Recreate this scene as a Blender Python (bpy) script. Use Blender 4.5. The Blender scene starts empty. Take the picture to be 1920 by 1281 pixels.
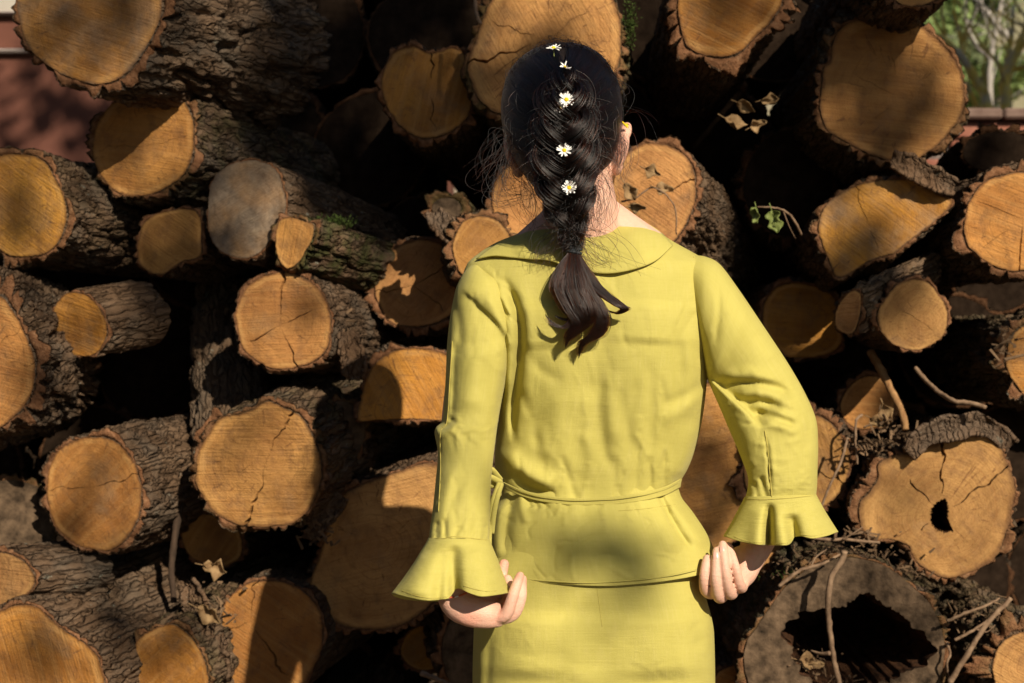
import bpy, bmesh, math, random
import numpy as np
from mathutils import Vector, Matrix

random.seed(7); RNG = np.random.default_rng(11)
scene = bpy.context.scene
COL = scene.collection

# ------------------------------------------------------------------ camera, sky, sun, exposure
CAM = np.array([0.0, 0.0, 1.22])
K = 0.72 / 1920.0                      # 50 mm lens on a 36 mm sensor: frame width per metre of distance
cam_d = bpy.data.cameras.new('camera'); cam = bpy.data.objects.new('camera', cam_d); COL.objects.link(cam)
cam.location = CAM; cam.rotation_euler = (math.radians(90), 0, 0)
cam_d.lens = 50; cam_d.sensor_width = 36; cam_d.clip_start = 0.05; cam_d.clip_end = 600
cam_d.dof.use_dof = True; cam_d.dof.focus_distance = 2.10; cam_d.dof.aperture_fstop = 5.6
scene.camera = cam

SUN_TRAVEL = Vector((-0.49, 0.95, -0.66)).normalized()
SUN_EL = math.asin(-SUN_TRAVEL.z); SUN_AZ = math.atan2(-SUN_TRAVEL.x, -SUN_TRAVEL.y)
world = bpy.data.worlds.new('World'); scene.world = world; world.use_nodes = True
wn = world.node_tree.nodes; wl = world.node_tree.links
sky = wn.new('ShaderNodeTexSky'); sky.sky_type = 'NISHITA'; sky.sun_disc = False
sky.sun_elevation = SUN_EL; sky.sun_rotation = SUN_AZ; sky.air_density = 1.0; sky.dust_density = 0.4
bg = wn['Background']; bg.inputs['Strength'].default_value = 0.05
wl.new(sky.outputs[0], bg.inputs['Color'])
sun_d = bpy.data.lights.new('sun', 'SUN'); sun_d.energy = 5.0; sun_d.angle = math.radians(0.53); sun_d.color = (1.0, 0.88, 0.70)
sun = bpy.data.objects.new('sun', sun_d); COL.objects.link(sun)
sun.rotation_euler = SUN_TRAVEL.to_track_quat('-Z', 'Y').to_euler(); sun.location = (4, -8, 8)
vs = scene.view_settings; vs.view_transform = 'Standard'; vs.look = 'None'; vs.gamma = 1.0; vs.use_curve_mapping = False
vs.exposure = 0.38
scene.cycles.use_denoising = True
scene.cycles.max_bounces = 8

# ------------------------------------------------------------------ helpers
def ray(px, py):
    return np.array([(px - 960.0) * K, 1.0, -(py - 640.5) * K])
def W(px, py, y):
    """the world point that stands at distance y along the view and is seen at photo pixel px, py"""
    return CAM + ray(px, py) * y
def Wv(px, py, y):
    px = np.asarray(px, float); py = np.asarray(py, float); y = np.asarray(y, float)
    return np.stack([CAM[0] + (px - 960.0) * K * y, y + 0 * px, CAM[2] - (py - 640.5) * K * y], -1)
def smooth01(x):
    x = np.clip(x, 0, 1); return x * x * (3 - 2 * x)

_perm = RNG.permutation(256); _perm = np.concatenate([_perm, _perm, _perm])
_g3 = RNG.normal(size=(256, 3)); _g3 /= np.linalg.norm(_g3, axis=1)[:, None]
def perlin(p):
    p = np.asarray(p, float); i = np.floor(p).astype(int); f = p - i; i &= 255
    w = f * f * f * (f * (f * 6 - 15) + 10)
    out = np.zeros(p.shape[:-1])
    for dx in (0, 1):
        for dy in (0, 1):
            for dz in (0, 1):
                h = _perm[_perm[_perm[i[..., 0] + dx] + i[..., 1] + dy] + i[..., 2] + dz]
                g = _g3[h]
                d = g[..., 0] * (f[..., 0] - dx) + g[..., 1] * (f[..., 1] - dy) + g[..., 2] * (f[..., 2] - dz)
                ww = (w[..., 0] if dx else 1 - w[..., 0]) * (w[..., 1] if dy else 1 - w[..., 1]) * (w[..., 2] if dz else 1 - w[..., 2])
                out += d * ww
    return out * 1.6

def link(o, parent=None):
    COL.objects.link(o)
    if parent is not None: o.parent = parent
    return o
def tag(o, label=None, cat=None, group=None, kind=None):
    if label: o['label'] = label
    if cat: o['category'] = cat
    if group: o['group'] = group
    if kind: o['kind'] = kind
    return o
def empty(name, loc):
    o = bpy.data.objects.new(name, None); o.empty_display_size = 0.05; o.location = loc; COL.objects.link(o); return o
def mesh_obj(name, V, F, mat, parent=None, smooth=True, attrs=None):
    """V are world points; they are stored relative to the parent's place"""
    V = np.asarray(V, float).reshape(-1, 3)
    if parent is not None:
        q = parent; off = np.zeros(3)
        while q is not None:
            off += np.array(q.location); q = q.parent
        V = V - off
    me = bpy.data.meshes.new(name)
    F = np.asarray(F) if not isinstance(F, list) else F
    if isinstance(F, np.ndarray):
        n = F.shape[1]
        me.vertices.add(len(V)); me.vertices.foreach_set('co', V.ravel())
        me.loops.add(F.size); me.loops.foreach_set('vertex_index', F.astype(np.int32).ravel())
        me.polygons.add(len(F)); me.polygons.foreach_set('loop_start', np.arange(0, F.size, n, dtype=np.int32))
        me.update(calc_edges=True); me.validate()
    else:
        me.from_pydata([tuple(v) for v in V], [], F); me.update()
    if attrs:
        for k, a in attrs.items():
            a = np.asarray(a, float)
            if a.ndim == 1:
                at = me.attributes.new(k, 'FLOAT', 'POINT'); at.data.foreach_set('value', a)
            else:
                at = me.attributes.new(k, 'FLOAT_VECTOR', 'POINT'); at.data.foreach_set('vector', a.ravel())
    me.polygons.foreach_set('use_smooth', [smooth] * len(me.polygons))
    if mat: me.materials.append(mat)
    o = bpy.data.objects.new(name, me)
    return link(o, parent)
def grid_faces(nr, nc, wrap=True, flip=False, base=0):
    r = np.arange(nr - 1)[:, None]; c = np.arange(nc if wrap else nc - 1)[None, :]
    c2 = (c + 1) % nc
    f = np.stack([r * nc + c, r * nc + c2, (r + 1) * nc + c2, (r + 1) * nc + c], -1).reshape(-1, 4) + base
    return f[:, ::-1] if flip else f
def interp_rows(x, table):
    """smooth (monotone cubic) interpolation of a table [(x, a, b, ...)]"""
    t = np.asarray(table, float); xs = t[:, 0]; out = []
    h = np.diff(xs)
    for c in range(1, t.shape[1]):
        y = t[:, c]; d = np.diff(y) / h
        m = np.zeros(len(xs)); m[0] = d[0]; m[-1] = d[-1]
        for i in range(1, len(xs) - 1):
            m[i] = 0 if d[i-1] * d[i] <= 0 else 2 * d[i-1] * d[i] / (d[i-1] + d[i])
        k = np.clip(np.searchsorted(xs, x) - 1, 0, len(xs) - 2)
        s = np.clip((x - xs[k]) / h[k], 0, 1)
        out.append((2*s**3-3*s**2+1)*y[k] + (s**3-2*s**2+s)*h[k]*m[k] + (-2*s**3+3*s**2)*y[k+1] + (s**3-s**2)*h[k]*m[k+1])
    return out
def catmull(P, n, closed=False):
    P = np.asarray(P, float)
    if closed: Q = np.vstack([P[-1], P, P[0], P[1]]); segs = len(P)
    else: Q = np.vstack([2*P[0]-P[1], P, 2*P[-1]-P[-2]]); segs = len(P) - 1
    t = np.linspace(0, segs, n, endpoint=not closed); i = np.minimum(t.astype(int), segs - 1); f = (t - i)[:, None]
    a, b, c, d = Q[i], Q[i+1], Q[i+2], Q[i+3]
    return 0.5 * ((2*b) + (-a+c)*f + (2*a-5*b+4*c-d)*f**2 + (-a+3*b-3*c+d)*f**3)

def tube(path, radii, sides=8, flat=None, caps=True, seed=None, rough=0.0):
    """points and quads of a swept tube; flat = (vector, factor) squashes it along a vector"""
    P = np.asarray(path, float); n = len(P); R = np.broadcast_to(np.asarray(radii, float), (n,))
    T = np.gradient(P, axis=0); T /= np.linalg.norm(T, axis=1)[:, None] + 1e-12
    ref = np.array([0.0, 0.0, 1.0]) if abs(T[0][2]) < 0.8 else np.array([1.0, 0, 0])
    V = []; nrm = np.cross(T[0], ref); nrm /= np.linalg.norm(nrm)
    ang = np.linspace(0, 2*math.pi, sides, endpoint=False)
    for k in range(n):
        nrm = nrm - T[k] * nrm.dot(T[k]); nrm /= np.linalg.norm(nrm); b = np.cross(T[k], nrm)
        r = R[k] * np.ones(sides)
        if rough: r = r * (1 + rough * perlin(np.stack([np.cos(ang)*2+P[k][0]*60, np.sin(ang)*2+P[k][1]*60, np.full(sides, P[k][2]*60)], -1)))
        ring = np.cos(ang)[:, None]*nrm*r[:, None] + np.sin(ang)[:, None]*b*r[:, None]
        if flat is not None:
            fv = np.asarray(flat[0], float); fv = fv/np.linalg.norm(fv); ring -= np.outer(ring @ fv, fv) * (1 - flat[1])
        V.append(P[k] + ring)
    V = np.vstack(V); F = grid_faces(n, sides).tolist()
    if caps:
        V = np.vstack([V, P[0], P[-1]]); a = n*sides; b_ = a + 1
        for j in range(sides):
            F.append([a, (j+1) % sides, j]); F.append([b_, (n-1)*sides+j, (n-1)*sides+(j+1) % sides])
    return V, F

# ------------------------------------------------------------------ material helpers
class NT:
    def __init__(s, name):
        s.m = bpy.data.materials.new(name); s.m.use_nodes = True; s.t = s.m.node_tree
        s.b = s.t.nodes['Principled BSDF']; s.out = s.t.nodes['Material Output']
    def n(s, typ, **kw):
        nd = s.t.nodes.new('ShaderNode' + typ)
        for k, v in kw.items():
            if k.startswith('in_'): nd.inputs[k[3:].replace('_', ' ')].default_value = v
            else: setattr(nd, k, v)
        return nd
    def l(s, a, b): s.t.links.new(a, b)
    def attr(s, name): return s.n('Attribute', attribute_name=name)
    def noise(s, vec, scale, detail=4, rough=0.55, dist=0.0):
        nd = s.n('TexNoise'); nd.inputs['Scale'].default_value = scale; nd.inputs['Detail'].default_value = detail
        nd.inputs['Roughness'].default_value = rough; nd.inputs['Distortion'].default_value = dist
        if vec is not None: s.l(vec, nd.inputs['Vector'])
        return nd.outputs['Fac']
    def ramp(s, fac, stops):
        nd = s.n('ValToRGB'); el = nd.color_ramp.elements
        while len(el) > len(stops): el.remove(el[-1])
        while len(el) < len(stops): el.new(0.5)
        for e, (p, c) in zip(el, stops):
            e.position = p; e.color = (c, c, c, 1) if not hasattr(c, '__len__') else (*c, 1)
        s.l(fac, nd.inputs[0]); return nd.outputs[0]
    def mix(s, fac, a, b, mode='MIX'):
        nd = s.n('Mix', data_type='RGBA', blend_type=mode)
        for sock, v in ((nd.inputs[0], fac), (nd.inputs[6], a), (nd.inputs[7], b)):
            if hasattr(v, 'is_output'): s.l(v, sock)
            elif hasattr(v, '__len__'): sock.default_value = (*v, 1)
            else: sock.default_value = v
        return nd.outputs[2]
    def math(s, op, a, b=None, c=None):
        nd = s.n('Math', operation=op)
        for i, v in enumerate((a, b, c)):
            if v is None: continue
            if hasattr(v, 'is_output'): s.l(v, nd.inputs[i])
            else: nd.inputs[i].default_value = v
        return nd.outputs[0]
    def mapping(s, vec, scale=(1, 1, 1), rot=(0, 0, 0), loc=None):
        nd = s.n('Mapping'); s.l(vec, nd.inputs[0]); nd.inputs['Scale'].default_value = scale; nd.inputs['Rotation'].default_value = rot
        if loc is not None: s.l(loc, nd.inputs['Location'])
        return nd.outputs[0]
    def bump(s, h, strength, dist):
        nd = s.n('Bump'); nd.inputs['Strength'].default_value = strength; nd.inputs['Distance'].default_value = dist
        s.l(h, nd.inputs['Height']); s.l(nd.outputs[0], s.b.inputs['Normal'])
    def set(s, **kw):
        for k, v in kw.items():
            sock = s.b.inputs[k.replace('_', ' ')]
            if hasattr(v, 'is_output'): s.l(v, sock)
            elif hasattr(v, '__len__') and len(v) == 3 and sock.type == 'RGBA': sock.default_value = (*v, 1)
            else: sock.default_value = v
        return s.m

def make_wood():
    t = NT('cut_wood')
    fc = t.attr('fc').outputs['Vector']; rho = t.attr('rho').outputs['Fac']; gray = t.attr('gray').outputs['Fac']
    rnd = t.n('ObjectInfo').outputs['Random']
    offs = t.n('CombineXYZ'); t.l(t.math('MULTIPLY', rnd, 37.0), offs.inputs[0]); t.l(t.math('MULTIPLY', rnd, 91.0), offs.inputs[1])
    rot = t.n('VectorRotate', rotation_type='Z_AXIS'); t.l(fc, rot.inputs['Vector']); t.l(t.math('MULTIPLY', rnd, 40.0), rot.inputs['Angle'])
    rv = rot.outputs[0]
    big = t.noise(t.mapping(rv, (1, 1, 1), loc=offs.outputs[0]), 9, 3, 0.5)
    col = t.mix(t.ramp(big, [(0.36, 0), (0.66, 1)]), (0.475, 0.236, 0.072), (0.275, 0.125, 0.037))
    tone = t.n('MapRange'); t.l(t.math('FRACT', t.math('MULTIPLY', rnd, 13.7)), tone.inputs[0]); tone.inputs[3].default_value = 0.80; tone.inputs[4].default_value = 1.24
    hue = t.n('HueSaturation'); t.l(col, hue.inputs['Color']); t.l(tone.outputs[0], hue.inputs['Value'])
    sat = t.n('MapRange'); t.l(t.math('FRACT', t.math('MULTIPLY', rnd, 29.3)), sat.inputs[0]); sat.inputs[3].default_value = 0.94; sat.inputs[4].default_value = 1.10; t.l(sat.outputs[0], hue.inputs['Saturation'])
    hs = t.n('MapRange'); t.l(t.math('FRACT', t.math('MULTIPLY', rnd, 53.1)), hs.inputs[0]); hs.inputs[3].default_value = 0.493; hs.inputs[4].default_value = 0.506; t.l(hs.outputs[0], hue.inputs['Hue'])
    col = hue.outputs[0]
    # growth rings about the pith
    ln = t.n('VectorMath', operation='LENGTH'); t.l(fc, ln.inputs[0])
    wob = t.noise(fc, 14, 3, 0.5)
    rr = t.math('ADD', ln.outputs['Value'], t.math('MULTIPLY', wob, 0.035))
    ring = t.math('SINE', t.math('MULTIPLY', rr, 1050.0)); ring2 = t.math('SINE', t.math('MULTIPLY', rr, 390.0))
    rings = t.math('ADD', t.math('MULTIPLY', ring, 0.5), t.math('MULTIPLY', ring2, 0.5))
    rmask = t.math('MULTIPLY', t.ramp(t.noise(rv, 11, 2), [(0.34, 0.0), (0.58, 1.0)]), 0.55)
    col = t.mix(t.math('MULTIPLY', t.ramp(rings, [(0.2, 0), (0.9, 1)]), rmask), col, (0.26, 0.115, 0.035))
    # chain-saw drag marks: streaks across the face
    streak = t.noise(t.mapping(rv, (240, 9, 1), loc=offs.outputs[0]), 1.0, 4, 0.6)
    streak2 = t.noise(t.mapping(rv, (70, 5, 1), loc=offs.outputs[0]), 1.0, 3, 0.6, 0.3)
    col = t.mix(t.ramp(streak, [(0.42, 0.0), (0.75, 0.55)]), col, (0.27, 0.125, 0.04))
    col = t.mix(t.ramp(streak2, [(0.45, 0.0), (0.72, 0.4)]), col, (0.50, 0.275, 0.095))
    # dirt, mould and damp blotches with shapes of their own
    bl = t.noise(t.mapping(rv, (1, 1.6, 1), loc=offs.outputs[0]), 22, 5, 0.65)
    col = t.mix(t.ramp(bl, [(0.50, 0.0), (0.72, 0.62)]), col, (0.17, 0.085, 0.04))
    # fine drying checks running out from the pith
    an = t.n('SeparateXYZ'); t.l(fc, an.inputs[0]); at2 = t.math('ARCTAN2', an.outputs[1], an.outputs[0])
    cv = t.n('CombineXYZ'); t.l(t.math('MULTIPLY', at2, 9.0), cv.inputs[0]); t.l(t.math('MULTIPLY', rho, 2.2), cv.inputs[1]); t.l(t.math('MULTIPLY', rnd, 50.0), cv.inputs[2])
    ck = t.noise(cv.outputs[0], 1.6, 4, 0.6, 0.4)
    col = t.mix(t.math('MULTIPLY', t.ramp(ck, [(0.63, 0.0), (0.66, 0.75)]), t.ramp(rho, [(0.15, 0.0), (0.3, 1.0)])), col, (0.15, 0.065, 0.025))
    wz = t.noise(t.mapping(rv, (1, 1, 1), loc=offs.outputs[0]), 6.5, 5, 0.62)
    col = t.mix(t.ramp(wz, [(0.55, 0.0), (0.68, 0.5)]), col, (0.21, 0.135, 0.075))
    # heart and sapwood
    col = t.mix(t.ramp(rho, [(0.0, 0.30), (0.22, 0.12), (0.5, 0.0)]), col, (0.33, 0.15, 0.05))
    rn = t.math('ADD', rho, t.math('MULTIPLY', t.math('SUBTRACT', t.noise(fc, 26, 3), 0.5), 0.085))
    rimk = t.ramp(t.noise(t.mapping(fc, (1, 1, 1), loc=offs.outputs[0]), 12, 2), [(0.40, 0.0), (0.62, 1.0)])
    col = t.mix(t.math('MULTIPLY', rimk, t.ramp(rn, [(0.86, 0.0), (0.90, 0.45), (0.955, 0.40), (0.98, 0.0)])), col, (0.56, 0.32, 0.115))
    col = t.mix(t.ramp(rn, [(0.955, 0.0), (1.0, 0.75)]), col, (0.11, 0.052, 0.024))
    gn = t.noise(rv, 26, 6, 0.7)
    gcol = t.ramp(gn, [(0.3, (0.085, 0.062, 0.045)), (0.5, (0.23, 0.172, 0.122)), (0.7, (0.36, 0.27, 0.18))])
    gp = t.math('ADD', t.math('MULTIPLY', t.noise(fc, 13, 3), 0.9), -0.45)
    col = t.mix(t.ramp(t.math('ADD', gray, t.math('MULTIPLY', gp, t.ramp(gray, [(0, 0), (0.05, 1.0)]))), [(0.1, 0), (0.6, 1)]), col, gcol)
    h = t.math('ADD', t.math('MULTIPLY', streak, 0.8), t.math('MULTIPLY', t.noise(rv, 160, 4, 0.7), 0.6))
    h = t.math('ADD', h, t.math('MULTIPLY', rings, 0.05))
    h = t.math('ADD', h, t.math('MULTIPLY', t.noise(rv, 18, 2), 2.0))
    t.bump(h, 0.8, 0.005)
    return t.set(Base_Color=col, Roughness=0.82, Specular_IOR_Level=0.2)

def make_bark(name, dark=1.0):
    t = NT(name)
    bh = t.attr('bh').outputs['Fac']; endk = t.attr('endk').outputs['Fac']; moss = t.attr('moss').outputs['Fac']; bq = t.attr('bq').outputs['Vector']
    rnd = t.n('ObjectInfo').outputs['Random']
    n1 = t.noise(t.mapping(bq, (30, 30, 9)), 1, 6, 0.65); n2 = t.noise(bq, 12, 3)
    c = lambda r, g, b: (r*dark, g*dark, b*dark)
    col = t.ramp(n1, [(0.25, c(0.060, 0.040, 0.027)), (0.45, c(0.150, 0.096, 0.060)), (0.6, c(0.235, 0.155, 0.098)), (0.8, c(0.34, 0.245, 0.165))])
    col = t.mix(t.ramp(n2, [(0.45, 0), (0.65, 0.6)]), col, c(0.155, 0.135, 0.108))
    col = t.mix(t.math('MULTIPLY', rnd, 0.35), col, c(0.23, 0.135, 0.075))
    n3 = t.noise(bq, 70, 4, 0.7)
    ecol = t.ramp(n3, [(0.3, c(0.17, 0.075, 0.035)), (0.55, c(0.33, 0.160, 0.080)), (0.75, c(0.46, 0.260, 0.140))])
    col = t.mix(t.ramp(endk, [(0.3, 0.0), (0.75, 1.0)]), col, ecol)
    mn = t.math('MULTIPLY', moss, t.ramp(t.noise(bq, 20, 5, 0.6), [(0.42, 0), (0.58, 1)]))
    mcol = t.ramp(n3, [(0.3, (0.020, 0.030, 0.010)), (0.7, (0.070, 0.085, 0.025))])
    col = t.mix(mn, col, mcol)
    li = t.math('MULTIPLY', t.ramp(t.noise(bq, 34, 5, 0.7), [(0.64, 0), (0.70, 0.8)]), t.math('SUBTRACT', 1.0, endk))
    col = t.mix(li, col, c(0.36, 0.36, 0.29))
    h = t.math('ADD', t.math('MULTIPLY', n1, 1.2), t.math('MULTIPLY', n3, 0.5))
    h = t.math('ADD', h, t.math('MULTIPLY', t.noise(t.mapping(bq, (260, 260, 120)), 1, 3, 0.7), 0.35))
    vo = t.n('TexVoronoi', feature='DISTANCE_TO_EDGE'); vo.inputs['Scale'].default_value = 1.0
    wv = t.n('VectorMath', operation='ADD'); t.l(t.mapping(bq, (70, 70, 9)), wv.inputs[0]); nz = t.n('TexNoise'); nz.inputs['Scale'].default_value = 30; t.l(bq, nz.inputs['Vector'])
    sc = t.n('VectorMath', operation='SCALE'); t.l(nz.outputs['Color'], sc.inputs[0]); sc.inputs['Scale'].default_value = 1.3; t.l(sc.outputs[0], wv.inputs[1]); t.l(wv.outputs[0], vo.inputs['Vector'])
    fur = t.ramp(vo.outputs['Distance'], [(0.0, 0.0), (0.16, 1.0)])
    h = t.math('ADD', h, t.math('MULTIPLY', t.math('MULTIPLY', fur, t.math('SUBTRACT', 1.0, endk)), 0.9))
    t.bump(h, 1.0, 0.012)
    return t.set(Base_Color=col, Roughness=0.95, Specular_IOR_Level=0.05)

def plain(name, c1, c2, scale=40, rough=0.8, bump=0.0, detail=4, spec=0.12, stretch=(1, 1, 1)):
    t = NT(name); co = t.n('TexCoord').outputs['Object']; v = t.mapping(co, stretch)
    n = t.noise(v, scale, detail, 0.6)
    col = t.mix(t.ramp(n, [(0.3, 0), (0.7, 1)]), c1, c2)
    if bump: t.bump(n, 0.6, bump)
    return t.set(Base_Color=col, Roughness=rough, Specular_IOR_Level=spec)

M_WOOD = make_wood(); M_BARK = make_bark('bark_ridged', 0.72); M_SHADE_BARK = make_bark('bark_gap_shade', 0.25)  # last one: same bark darkened, the shade of the gaps put into its colour
M_SHADE_END = plain('end_grain_gap_shade', (0.010, 0.0065, 0.0045), (0.028, 0.018, 0.012), 30, 1.0, 0.006, spec=0.0)  # near-black log ends: deep shade between the logs painted into the colour
M_ROT = plain('rotten_wood', (0.020, 0.012, 0.008), (0.115, 0.050, 0.022), 45, 0.95, 0.01)
M_TWIG = plain('twig_bark', (0.13, 0.08, 0.05), (0.30, 0.20, 0.125), 60, 0.85, 0.002)
M_LEAF = plain('dry_leaf_brown', (0.15, 0.085, 0.038), (0.33, 0.22, 0.11), 60, 0.7, 0.002)
M_IVY = plain('ivy_green', (0.11, 0.14, 0.035), (0.24, 0.28, 0.09), 50, 0.5, 0.001)
M_MOSS = plain('moss_green', (0.025, 0.045, 0.010), (0.075, 0.105, 0.025), 90, 0.95, 0.004)
M_SPLINT = plain('split_wood', (0.22, 0.11, 0.045), (0.40, 0.23, 0.10), 90, 0.8, 0.003, stretch=(1, 1, 0.15))
M_BARKSTRIP = plain('dark_bark_strip', (0.025, 0.017, 0.012), (0.07, 0.045, 0.03), 70, 0.95, 0.006, stretch=(1, 1, 0.3))
M_CHIP = plain('bark_chips', (0.045, 0.028, 0.017), (0.22, 0.14, 0.08), 25, 0.9, 0.002)
M_HOLLOW = plain('weathered_hollow_wood', (0.018, 0.013, 0.009), (0.165, 0.110, 0.068), 34, 0.95, 0.016, detail=8, spec=0.05)

# ------------------------------------------------------------------ ground
def build_ground():
    n = 90; xs = np.sign(np.linspace(-1, 1, n)) * np.abs(np.linspace(-1, 1, n))**2.2 * 260
    ys = np.sign(np.linspace(-0.55, 1, n)) * np.abs(np.linspace(-0.55, 1, n))**2.2 * 330
    X, Y = np.meshgrid(xs, ys)
    rise = np.clip((Y - 14) / 90, 0, None)          # a hillside climbs behind the yard
    Z = rise**1.05 * 46 + perlin(np.stack([X*0.03, Y*0.03, 0*X], -1)) * np.clip((Y-12)/30, 0, 1) * 5
    Z += perlin(np.stack([X*1.7, Y*1.7, 0*X+3], -1)) * 0.015
    V = np.stack([X, Y, Z], -1).reshape(-1, 3)
    t = NT('ground_earth_and_grass'); g = t.n('NewGeometry').outputs['Position']
    a = t.noise(g, 0.10, 5, 0.6); b = t.noise(g, 3.0, 6, 0.65)
    col = t.mix(t.ramp(a, [(0.42, 0), (0.58, 1)]), (0.33, 0.27, 0.19), (0.20, 0.19, 0.10))
    col = t.mix(t.ramp(b, [(0.4, 0), (0.75, 0.6)]), col, (0.16, 0.12, 0.075))
    sx = t.n('SeparateXYZ'); t.l(g, sx.inputs[0]); yd = t.math('ADD', sx.outputs[1], t.math('MULTIPLY', b, 3.0))
    mr = t.n('MapRange'); t.l(yd, mr.inputs[0]); mr.inputs[1].default_value = 9.0; mr.inputs[2].default_value = 15.0
    soil = t.mix(t.ramp(b, [(0.35, 0), (0.7, 1)]), (0.050, 0.036, 0.025), (0.095, 0.070, 0.045))
    col = t.mix(mr.outputs[0], soil, col)
    t.bump(b, 0.6, 0.05); t.set(Base_Color=col, Roughness=0.95)
    o = mesh_obj('ground', V, grid_faces(n, n, wrap=False), t.m)
    tag(o, kind='structure')
build_ground()

# ------------------------------------------------------------------ logs
def basis(yaw, pitch):
    a = np.array([math.sin(math.radians(yaw))*math.cos(math.radians(pitch)), math.cos(math.radians(yaw))*math.cos(math.radians(pitch)), math.sin(math.radians(pitch))])
    return a
LOGS = 'cut logs stacked in the wood pile'
def make_log(label, outline, depth, yaw=8, pitch=0, length=0.9, bark=0.013, pith=None, cracks=(), hole=None, gray=0.0, moss=0.0,
             bark_mat=None, face_yaw=None, face_pitch=None, wig=0.25, lod=1.0, group=LOGS, ragged=1.0, taper=0.0, bark_scale=1.0, name='log', flare=0.0, face_mat=None):
    a = basis(yaw, pitch)
    nf = basis(yaw*0.75 if face_yaw is None else face_yaw, pitch*0.8 if face_pitch is None else face_pitch)
    O = np.asarray(outline, float); c = O.mean(0) if pith is None else np.asarray(pith, float)
    cc = O.mean(0); P0 = W(cc[0], cc[1], depth)
    def unproj(p):
        d = np.stack([(p[:, 0]-960)*K, np.ones(len(p)), -(p[:, 1]-640.5)*K], -1)
        s = ((P0 - CAM) @ nf) / (d @ nf); return CAM + d * s[:, None]
    C = unproj(np.array([c]))[0]
    u = np.cross(nf, [0, 0, 1.0]); u /= np.linalg.norm(u); v = np.cross(u, nf); 
    if u[0] < 0: u = -u
    if v[2] < 0: v = -v
    def polar(pts, ctr2=None):
        D = catmull(pts, 600, closed=True); Q = unproj(D) - C; q = np.stack([Q @ u, Q @ v], -1)
        return q
    q = polar(O); sd = abs(hash(label)) % 1000 if False else sum(map(ord, label)) % 997
    ang = np.arctan2(q[:, 1], q[:, 0]); r = np.hypot(q[:, 0], q[:, 1]); o = np.argsort(ang); ang, r = ang[o], r[o]
    angp = np.concatenate([ang-2*math.pi, ang, ang+2*math.pi]); rp = np.concatenate([r, r, r])
    per = r.mean()*2*math.pi
    NS = int(np.clip(per/0.0036, 90, 300)*lod); NR = int((64 if len(cracks) else 34)*lod)
    th = np.linspace(-math.pi, math.pi, NS, endpoint=False)
    def R(t):
        t = (t+math.pi) % (2*math.pi) - math.pi
        x, y = np.cos(t), np.sin(t); base = np.interp(t, angp, rp)
        return base*(1+0.016*perlin(np.stack([x*3+sd, y*3, 0*x], -1))) + 0.0016*perlin(np.stack([x*14+sd, y*14, 0*x+5], -1))
    if hole is not None:
        hq = polar(np.asarray(hole, float)); ha = np.arctan2(hq[:, 1], hq[:, 0]); hr = np.hypot(hq[:, 0], hq[:, 1]); oo = np.argsort(ha)
        hap = np.concatenate([ha[oo]-2*math.pi, ha[oo], ha[oo]+2*math.pi]); hrp = np.tile(hr[oo], 3)
        def H(t):
            t = (t+math.pi) % (2*math.pi)-math.pi; x, y = np.cos(t), np.sin(t)
            return np.interp(t, hap, hrp)*(1+0.10*perlin(np.stack([x*6+sd, y*6, 0*x], -1))) + 0.005*perlin(np.stack([x*17+sd, y*17, 0*x], -1))
    root = empty(name, tuple(C)); tag(root, label, 'log', group)
    # ---- cut face: polar grid about the pith, cracks are real grooves
    rho = np.linspace(0, 1, NR)**0.85
    if hole is None: rho[0] = 0.004
    TH = np.repeat(th[None, :], NR, 0); D = np.zeros((NR, NS))
    wigv = 0.55*wig*(perlin(np.stack([rho*4+sd, 0*rho+2.2, 0*rho], -1))+0.2*perlin(np.stack([rho*11+sd, 0*rho+7.2, 0*rho], -1)))*smooth01(rho*4)
    for cr in cracks:
        ca, r0, r1, wd = cr[:4]
        dd = cr[4] if len(cr) > 4 else 0.03
        ca = math.radians(ca); ca = (ca+math.pi) % (2*math.pi)-math.pi
        j = int(round((ca+math.pi)/(2*math.pi)*NS)) % NS
        on = ((rho >= r0) & (rho <= r1))
        prof = np.where(on, np.clip(np.minimum((rho-r0)/0.12+0.15, (r1-rho)/0.25+0.25), 0, 1), 0)
        if r1 >= 0.99: prof = np.where(on, np.clip((rho-r0)/0.12+0.15, 0, 1), 0)
        rloc = rho*R(np.array([ca]))[0]+1e-4; half = np.minimum(wd*prof/2/rloc, 2*math.pi/NS*0.95)
        jit = 1+0.5*perlin(np.stack([rho*11, 0*rho+sd, 0*rho+ca*3], -1))
        half = half*np.clip(jit, 0.35, 2)
        step = 2*math.pi/NS
        for s in (-1, 1):
            k = (j+s) % NS
            TH[:, k] = np.where(prof > 0, th[j]+s*np.maximum(half, 0.0003/rloc), TH[:, k])
        D[:, j] = np.where(prof > 0, dd*np.clip(prof+0.2, 0, 1), D[:, j])
    TH = TH + wigv[:, None]
    RR = R(TH)
    if hole is not None:
        HH = H(TH); rad = HH + (RR-HH)*rho[:, None]
    else: rad = RR*rho[:, None]
    # keep the outer ring on the plain angles so that the bark meets it
    X = rad*np.cos(TH); Y = rad*np.sin(TH)
    dome = 0.004*perlin(np.stack([X*9+sd, Y*9, 0*X], -1))*(1-rho[:, None]**4)
    thb = TH[-1]; Rb = RR[-1]
    V = C + X[..., None]*u + Y[..., None]*v + (D+dome)[..., None]*a
    F = grid_faces(NR, NS)
    if hole is None:
        V = np.vstack([V.reshape(-1, 3), C[None]]); ctr = NR*NS
    V = V.reshape(-1, 3)
    fc = np.stack([X.ravel(), Y.ravel(), 0*X.ravel()], -1); rh = np.repeat(rho[:, None], NS, 1).ravel()
    if hole is not None: rh = 0.45+0.55*rh
    if hole is None: fc = np.vstack([fc, [[0, 0, 0]]]); rh = np.append(rh, 0)
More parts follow.
